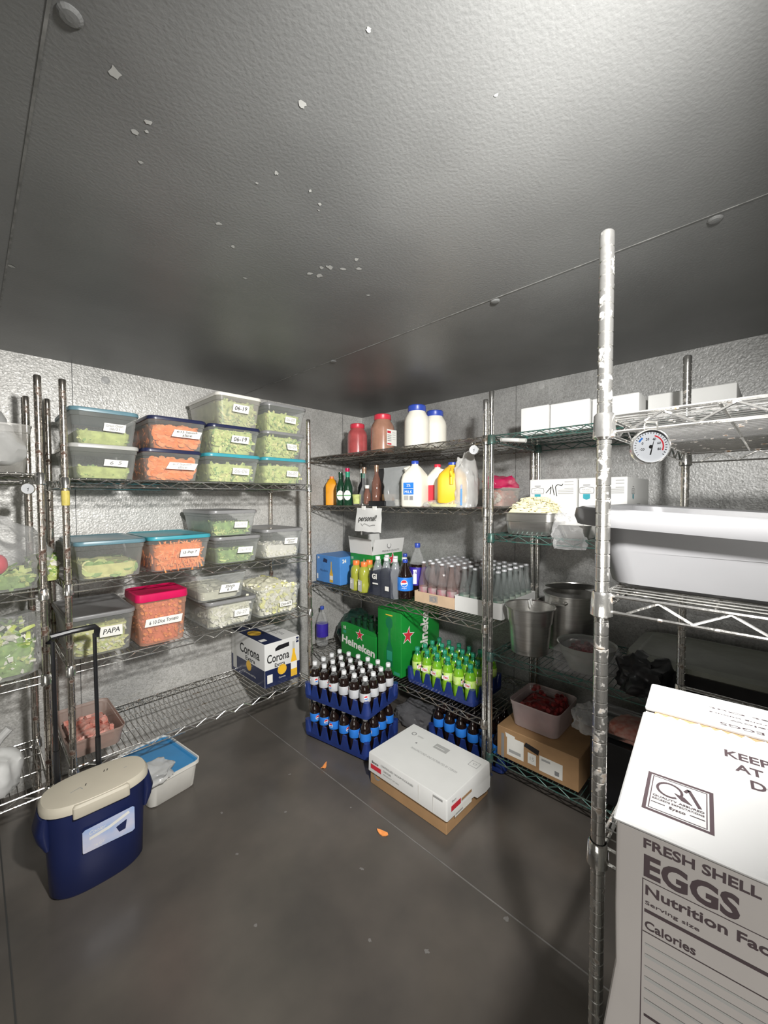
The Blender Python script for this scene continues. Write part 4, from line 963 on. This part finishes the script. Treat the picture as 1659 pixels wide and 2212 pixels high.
t = thing('beer_case', 'green beer case standing on end with a star on its side', 'beer case', (2.035, 1.755, Z4), -90)
w_, d_, h_ = .205, .39, .415
MB().rbox(w_, d_, 0, h_, m_hgreen, .004).build('carton', t, True)
D = DF(-d_/2, .001)
D.poly([(-.025, .05), (.03, .05), (.03, .16), (.012, .21), (.010, .30), (-.006, .30), (-.008, .21), (-.025, .16)], m_dewg); D.rect(-.02, .09, .025, .15, m_gcap); D.disc(0, .33, .03, m_dewg, .04); D.rect(.04, .01, .09, .03, m_gcap); D.rect(-.03, .375, .03, .382, m_gold)
D.build('front_print', t)
D = DRs(w_/2, .001); D.star(-.13, .255, .062, m_paper, .2); D.star(-.13, .255, .052, m_red, .2); D.text('Heineken', .03, .24, .085, m_paper, w=.36, bold=.035, rot=PI/2-.05); D.build('side_print', t)
soda2('soda_bottle', 'purple labelled bottle seen between the two left posts', (1.855, 2.475, Z4), -40, .045, .30, m_glass, m_glass, m_bcap, m_plabel)
bag('rubbish_bag', 'dark green plastic bag against the corner beside the green eighteen pack', 'bag', (2.12, 2.38, Z4), (.30, .22, .22), film('dark_green_film', (.02, .06, .045), .55, .15), 75, .3)

# ------------------------------------------------------------------ green rack on the right wall
def pc(label, yhi, ylo, z, h, X=1.93, d=.40):
    loc, w_ = wall_loc(X, yhi, ylo, z, d); return carton('carton', label, loc, -90, w_, d, h, m_white)
D1 = ZD[0]+.002
pc('white carton at the left end of the green top shelf', .93, .792, D1, .135, 1.93)
pc('white carton, second along the green top shelf', .785, .61, D1, .132, 1.93)
pc('white carton, third along the green top shelf beside the big post', .60, .42, D1, .125, 1.93)
pc('white carton on the green top shelf behind the near rack', .40, .12, D1, .115, 1.98, .36)
DZ2 = ZD[1]+.002
def creambox(label, yhi, ylo, side=False, hand=False):
    loc, w_ = wall_loc(1.95, yhi, ylo, DZ2, .39); t = carton('cream_cheese_carton', label, loc, -90, w_, .39, .262, m_white)
    D = DF(-.195, .001)
    def badge(D, x, z, s):
        D.poly([(x-s, z-s*.45), (x+s, z-s*.45), (x+s*1.1, z), (x+s, z+s*.45), (x, z+s*.65), (x-s, z+s*.45), (x-s*1.1, z)], m_fade); D.poly([(x-s*.9, z-s*.36), (x+s*.9, z-s*.36), (x+s, z), (x+s*.9, z+s*.36), (x, z+s*.54), (x-s*.9, z+s*.36), (x-s, z)], m_white)
        D.text('BRAND', x, z+s*.15, s*.22, m_fade, w=s*1.2); D.text('WESTERN', x, z-s*.15, s*.22, m_fade, w=s*1.3); D.rect(x-s*.5, z+s*.75, x+s*.5, z+s*.9, m_fade)
        D.poly([(x-s*.5, z-s*.5), (x+s*.5, z-s*.5), (x+s*.5, z-s*1.2), (x, z-s*1.4), (x-s*.5, z-s*1.2)], m_teal)
    badge(D, -w_*.32, .205, .030); D.build('badge', t); D = DF(-.195, .001)
    for i, q in enumerate((.245, .232, .215, .207, .199, .191)): D.rect(w_*.12+(.03 if i < 3 else 0), q, w_*.44, q+.004, m_greyprint)
    D.text('CREAM', w_*.02, .14, .011, m_fade, w=.045, bold=.02); D.text('CHEESE', w_*.02, .122, .011, m_fade, w=.05, bold=.02)
    D.build('front_print', t)
    if hand: D = DF(-.195, .0012); D.line([(-.03, .195), (-.005, .225), (-.01, .19)], .004, m_ink); D.line([(.0, .235), (.01, .185)], .004, m_ink); D.line([(.022, .18), (.015, .225), (.025, .235), (.045, .23), (.05, .238)], .004, m_ink); D.build('handwriting', t)
    if side: D = DRs(w_/2, .001); badge(D, -.10, .20, .025); D.rect(-.03, .14, .03, .146, m_greyprint); D.build('side_print', t)
creambox('white cream cheese carton with black handwriting on the green shelf', .890, .668, hand=True)
creambox('white cream cheese carton behind the big chrome post', .660, .462, side=True)
# pan of cheese
t = thing('steel_pan', 'shallow stainless steel pan heaped with shredded cheese', 'pan', (1.90, .835, DZ2), -90)
MB().loft([rr(.215, .17, .03, 0), rr(.225, .18, .035, .006), rr(.235, .19, .035, .06), rr(.243, .198, .035, .063), rr(.243, .198, .035, .098), rr(.258, .213, .035, .100), rr(.258, .213, .035, .104), rr(.238, .193, .03, .102), rr(.232, .187, .03, .06)], m_steel, True, False).build('pan', t, True)
rnd = random.Random(81); mb = MB(); heap_core(mb, .22, .17, .01, .098, m_cheese, rnd, .95, .075); 
for _ in range(330):
    x = rnd.uniform(-.10, .10); y = rnd.uniform(-.08, .08); e = max(0, 1-max(abs(x)/.11, abs(y)/.085)); z = .10+.075*math.sin(min(1, e*1.3)*PI/2)
    tf = Matrix.Translation((x, y, z)) @ Matrix.Rotation(rnd.uniform(0, 6.3), 4, 'Z') @ Matrix.Rotation(rnd.uniform(-.6, .6), 4, 'X')
    mb.box(-.014, .014, -.0018, .0018, -.0015, .0015, m_cheese, tf)
o = mb.build('shredded_cheese'); o.location = (1.90, .835, DZ2); o.rotation_euler = (0, 0, -PI/2); tag(o, 'pale yellow shredded cheese heaped in the shallow steel pan', 'food', stuff=True)
# pink lid container + stuff
t = container('clear box of diced food beside the heaped cheese pan', (2.11, 1.125, Z2), -90, .13, .24, .105, None, m_ppw)
contents('diced_ham', 'pinkish diced food in the clear box under the pink wrap', (2.11, 1.125, Z2), -90, .13, .24, .105, .9, [m_meat2, m_whitev, m_tom], .025, 140, 'dice', seed=83)
bag('plastic_bag', 'crumpled bright pink plastic bag on top of the clear box', 'bag', (2.10, 1.13, Z2+.10), (.26, .14, .07), film('pink_film', (.80, .02, .14), .55, .2), 84, .35)
t = thing('steel_pan', 'second steel pan under crumpled foil beside the grey tub', 'pan', (1.86, .62, DZ2), -90); MB().loft([rr(.10, .14, .03, 0), rr(.13, .17, .03, .055), rr(.14, .18, .03, .057)], m_steel, True, True).build('pan', t, True)
o = bag('plastic_wrap', 'crumpled clear wrap hanging over the green shelf edge', 'wrap', (1.80, .645, DZ2-.045), (.09, .13, .14), m_film, 85, .45, 4)
# steel containers on the third green shelf
DZ3 = ZD[2]+.002
t = thing('steel_pail', 'open stainless steel pail with a rolled rim on the third green shelf', 'pail', (1.93, .875, DZ3))
MB().lathe([(.080, 0), (.088, .005), (.100, .15), (.104, .152), (.112, .222), (.120, .225), (.121, .230), (.118, .233), (.110, .228), (.100, .15), (.086, .01)], m_steel, 40, cap1=True).build('pail', t, True)
MB().tube([(.07, .03, .20), (.075, .04, .235), (.085, .035, .24), (.09, .03, .21)], .004, m_white, 6).build('drip', t)
t = thing('stock_pot', 'tall dark stock pot with a leaning lid behind the steel pail', 'pot', (2.13, .755, DZ3))
MB().lathe([(.110, 0), (.118, .006), (.120, .27), (.127, .273), (.127, .279), (.119, .277), (.114, .01)], m_steel, 40).build('pot', t, True)
MB().lathe([(.002, .012), (.06, .010), (.118, 0), (.122, -.002), (.122, -.006)], m_steel, 36, tf=Matrix.Translation((.01, -.0, .315)) @ Matrix.Rotation(.30, 4, 'Y') @ Matrix.Rotation(-.15, 4, 'X')).build('lid', t, True)
MB().tube([(-.125, .03, .25), (-.155, .03, .25), (-.155, -.03, .25), (-.125, -.03, .25)], .005, m_steel, 8).build('handle', t, True)
# wrapped bowl of red meat
t = thing('bowl', 'clear wrapped bowl of dark red meat on the third green shelf', 'bowl', (1.90, .600, DZ3))
MB().lathe([(.06, 0), (.07, .004), (.105, .075), (.118, .115), (.122, .118), (.114, .114), (.10, .07)], film('bowl_plastic', (.45, .47, .44), .55, .2), 32, cap1=False).build('bowl', t, True)
pile('red_meat', 'dark red meat filling the wrapped bowl', 'food', (1.90, .600, DZ3+.05), .17, .17, .05, [m_meat], .04, 60, 'dice', 91)
bag('plastic_wrap', 'loose clear wrap around the bowl of red meat', 'wrap', (1.90, .600, DZ3-.005), (.25, .25, .125), m_shrink, 92, .25, 4, flat=.8)
bag('rubbish_bag', 'shiny black plastic bag beside the wrapped bowl', 'bag', (1.86, .37, DZ3-.0), (.2, .18, .13), m_black, 93, .4, 4)
t = thing('storage_bin', 'large dim translucent bin with rounded lid on the third green shelf', 'bin', (2.07, .14, DZ3), -90)
MB().loft([rr(.52, .34, .05, 0), rr(.58, .40, .06, .10)], m_dark, True, True).build('body', t, True)  # dark grey body paints in the shade below the lit lid
MB().loft([rr(.60, .42, .08, .10, n=6), rr(.62, .44, .09, .107, n=6), rr(.61, .43, .09, .124, n=6), rr(.54, .36, .06, .130, n=6), rr(.52, .34, .05, .124, n=6)], m_tubd).build('lid', t, True)
# bottom shelf
DZ4 = ZD[3]+.002
t = thing('carton', 'brown cardboard box with white shipping labels on the lowest green shelf', 'box', (1.98, .785, DZ4), -90)
w_, d_, h_ = .385, .36, .150
MB().rbox(w_, d_, 0, h_, m_kraft, .003).build('carton', t, True)
D = DF(-d_/2, .001); D.rect(-.14, .025, -.055, .115, m_paper); D.poly([(-.145, .11), (-.10, .10), (-.10, .125), (-.15, .13)], m_paper); D.rect(-.13, .04, -.07, .055, m_greyprint); D.poly([(-.055, .10), (.015, .085), (.02, .11), (-.045, .122)], m_black); D.rect(-.035, .03, .005, .08, m_paper); D.text('15', -.015, .055, .018, m_greyprint); D.rect(.02, .02, .125, .09, m_paper); D.rect(.03, .07, .07, .08, m_greyprint); D.rect(.09, .03, .11, .05, m_fade); D.rect(-.17, .0, -.155, .12, m_fade)
D.build('labels', t)
t = container('frosted bin of raw red meat standing on the brown box', (1.97, .82, DZ4+h_+.002), -90, .25, .26, .125, None, film('frosty_plastic', (.66, .54, .53), .48, .4, .2))
pile('red_meat', 'dark red meat in the frosted bin', 'food', (1.97, .82, DZ4+h_+.012), .24, .23, .118, [m_meat], .045, 60, 'dice', 95)
t = carton('dark_crate', 'dark plastic crate at the right of the lowest green shelf', (1.99, .41, DZ4), -90, .29, .34, .26, m_black, cat='crate')
t = thing('meat_tray', 'foil edged tray of pink raw meat on the dark crate', 'tray', (1.97, .43, DZ4+.262), -90)
MB().loft([rr(.30, .22, .03, 0), rr(.34, .26, .03, .028), rr(.35, .27, .03, .030), rr(.33, .25, .03, .028)], m_tin, True, False).build('tray', t, True)
o = bag('pink_meat', 'pink raw meat slab lying in the foil edged tray', 'food', (1.95, .40, DZ4+.268), (.22, .22, .05), m_meat2, 97, .2, 3)
bag('plastic_bag', 'crumpled clear plastic bag end over the left of the meat tray', 'bag', (1.86, .57, DZ4+.272), (.13, .13, .09), m_film, 98, .45, 4)

# ------------------------------------------------------------------ big grey tub on the near rack
t = thing('storage_tub', 'large open grey-white plastic tub on the near rack second shelf', 'tub', (1.10, -.035, ZE[1]+.002), 0)
def shear(ring): return [(x, y, z+(.055*(y-.34) if z > .1 else 0)) for x, y, z in ring]
W_, L_ = .44, .66; H_ = .150
rg = [rr(W_*.86, L_*.84, .05, 0, n=6), rr(W_*.90, L_*.87, .06, .006, n=6), rr(W_*.93, L_*.92, .06, .07, n=6), rr(W_*.95, L_*.95, .06, H_-.045, n=6), rr(W_*.955, L_*.955, .06, H_-.03, n=6),
      rr(W_+.035, L_+.035, .07, H_-.028, n=6), rr(W_+.045, L_+.045, .07, H_-.012, n=6), rr(W_+.04, L_+.04, .07, H_+.004, n=6), rr(W_+.02, L_+.02, .065, H_+.008, n=6), rr(W_-.02, L_-.02, .06, H_+.004, n=6), rr(W_*.90, L_*.90, .06, .07, n=6), rr(W_*.84, L_*.82, .05, .010, n=6)]
mb = MB(); mb.loft([shear(r_) for r_ in rg], m_tubm, True, True); mb.build('tub', t, True)
# ------------------------------------------------------------------ egg box
ang = -84.05; o_ = Vector((.386, .096)); ex = Vector((math.cos(math.radians(ang)), math.sin(math.radians(ang)))); ey = Vector((-ex.y, ex.x))
c_ = o_+ex*.30+ey*.1575
t = thing('egg_case', 'white egg case lettered FRESH SHELL EGGS at the right edge', 'box', (c_.x, c_.y, .792), ang)
W_, D_, H_ = .60, .315, .330
mb = MB(); rings = []
for z, g_ in ((0, .016), (.08, .014), (.13, .008), (.20, -.001), (.25, 0), (.3265, 0)): rings.append(rr(W_+g_*2, D_, .004, z, n=2))
mb.loft(rings, M('grey_white_card', (.50, .47, .45), .65, var=.08, vs=8), True, True); body = mb.build('carton', t, True)
m_eggtop = M('egg_case_white', (.47, .47, .465), .6, var=.05, vs=9)
mb = MB(); th = .0035
mb.rbox(W_+.004, .222, H_-.004, H_, m_eggtop, .0015, 0, -D_/2+.111); mb.build('top_flap', t, True)
mb = MB(); mb.rbox(W_+.002, .085, H_-.002, H_+.003, m_eggtop, .0015, 0, D_/2-.0425); mb.build('back_flap', t, True)
mb = MB(); mb.box(-W_/2+.01, W_/2, -D_/2+.222, -D_/2+.230, H_-.005, H_-.001, m_kraft); rn = random.Random(4)
for i in range(40):
    x = -W_/2+.01+i*.012; mb.add([(x, -D_/2+.221, H_), (x+.012, -D_/2+.221, H_), (x+.006+rn.uniform(-.004, .004), -D_/2+.224+rn.uniform(0, .003), H_+.001)], [(0, 1, 2)], m_white)
mb.build('torn_tape', t)
D = Decal((-W_/2, -D_/2, H_), (1, 0, 0), (0, 1, 0), .0006)
m_eg = M('brown_black_ink', (.055, .035, .04), .6)
D.frame(.0175, .0285, .0655, .0865, .003, m_eg); D.frame(.0208, .0318, .0622, .0832, .0008, m_eg)
n = 26; D.line([(.0345+.0095*math.cos(-.45+ (2*PI-.5)*i/n), .0675+.0105*math.sin(-.45+(2*PI-.5)*i/n)) for i in range(n+1)], .0022, m_eg)
D.line([(.0460, .0730), (.0488, .0785), (.0575, .0560)], .0028, m_eg); D.poly([(.038, .066), (.046, .064), (.052, .056), (.044, .058)], m_eg)
D.text('QUALITY ASSURED', .0415, .0520, .0032, m_eg, w=.038, bold=.02); D.text('EXCEEDS EXPECTATIONS', .0415, .0475, .0025, m_eg, w=.038, bold=.02); D.text('Sysco', .0415, .0405, .0048, m_eg, w=.012, bold=.02)
D.line([(.022, .0415), (.0325, .0415)], .0007, m_eg); D.line([(.0505, .0415), (.061, .0415)], .0007, m_eg)
D.build('quality_logo', t); D = Decal((-W_/2, -D_/2, H_), (1, 0, 0), (0, 1, 0), .0006)
for s_, x, y, w__ in (('KEEP REFRIGERATED', .1575, .1745, .160), ('AT 45° OR BELOW', .155, .151, .140), ('DO NOT FREEZE', .158, .1260, .125)): D.text(s_, x, y, .0155, m_eg, w=w__, bold=.025)
D.build('top_print', t)
D = Decal((-W_/2, -D_/2, H_+.003), (1, 0, 0), (0, 1, 0), .0006)
for s_, x, y, w__, hh in (('QUALITY ASSURED EGGS', .170, .2400, .19, .0080), ('Store at 45F or below', .160, .2545, .15, .0042), ('Discard eggs away from strong odours', .150, .266, .17, .0042), ('First In / First Out', .145, .279, .16, .0042)): D.text(s_, x, y, hh, m_eg, w=w__, bold=.01, rot=PI)
D.build('flap_print', t)
D = Decal((-W_/2, -D_/2, H_), (1, 0, 0), (0, 0, 1), .0008)
D.text('FRESH SHELL', .057, -.0115, .0085, m_eg, w=.073, bold=.03); D.text('EGGS', .0515, -.0305, .0195, m_eg, w=.061, bold=.035)
D.build('title_print', t); D = Decal((-W_/2, -D_/2, H_), (1, 0, 0), (0, 0, 1), .0008)
D.line([(.0205, -.042), (.0205, -.19)], .0007, m_eg); D.line([(.0205, -.0425), (.25, -.0425)], .0006, m_eg)
D.text('Nutrition Facts', .0655, -.0510, .0085, m_eg, w=.086, bold=.025); D.text('Serving size', .0405, -.0625, .0042, m_eg, w=.036, bold=.01)
D.line([(.022, -.0690), (.25, -.0690)], .0028, m_eg); D.text('Calories', .0395, -.0810, .0075, m_eg, w=.034, bold=.02); D.text('140', .118, -.079, .010, m_eg, bold=.02); D.line([(.021, -.0875), (.25, -.0875)], .0007, m_eg)
for i in range(6): D.line([(.023, -.098-i*.0098), (.10+.02*(i % 3), -.098-i*.0098)], .0030 if i % 2 else .0018, m_greyprint)
D.line([(.023, -.160), (.25, -.160)], .0020, m_eg)
D.build('front_print', t)
for q, lab_ in ((.396, 'plain white egg case carrying the lettered one'), (0, 'bottom white egg case of the stack at the right edge')):
    t2 = carton('egg_case', lab_, (c_.x, c_.y, q), ang, .59, .31, .394, m_white)
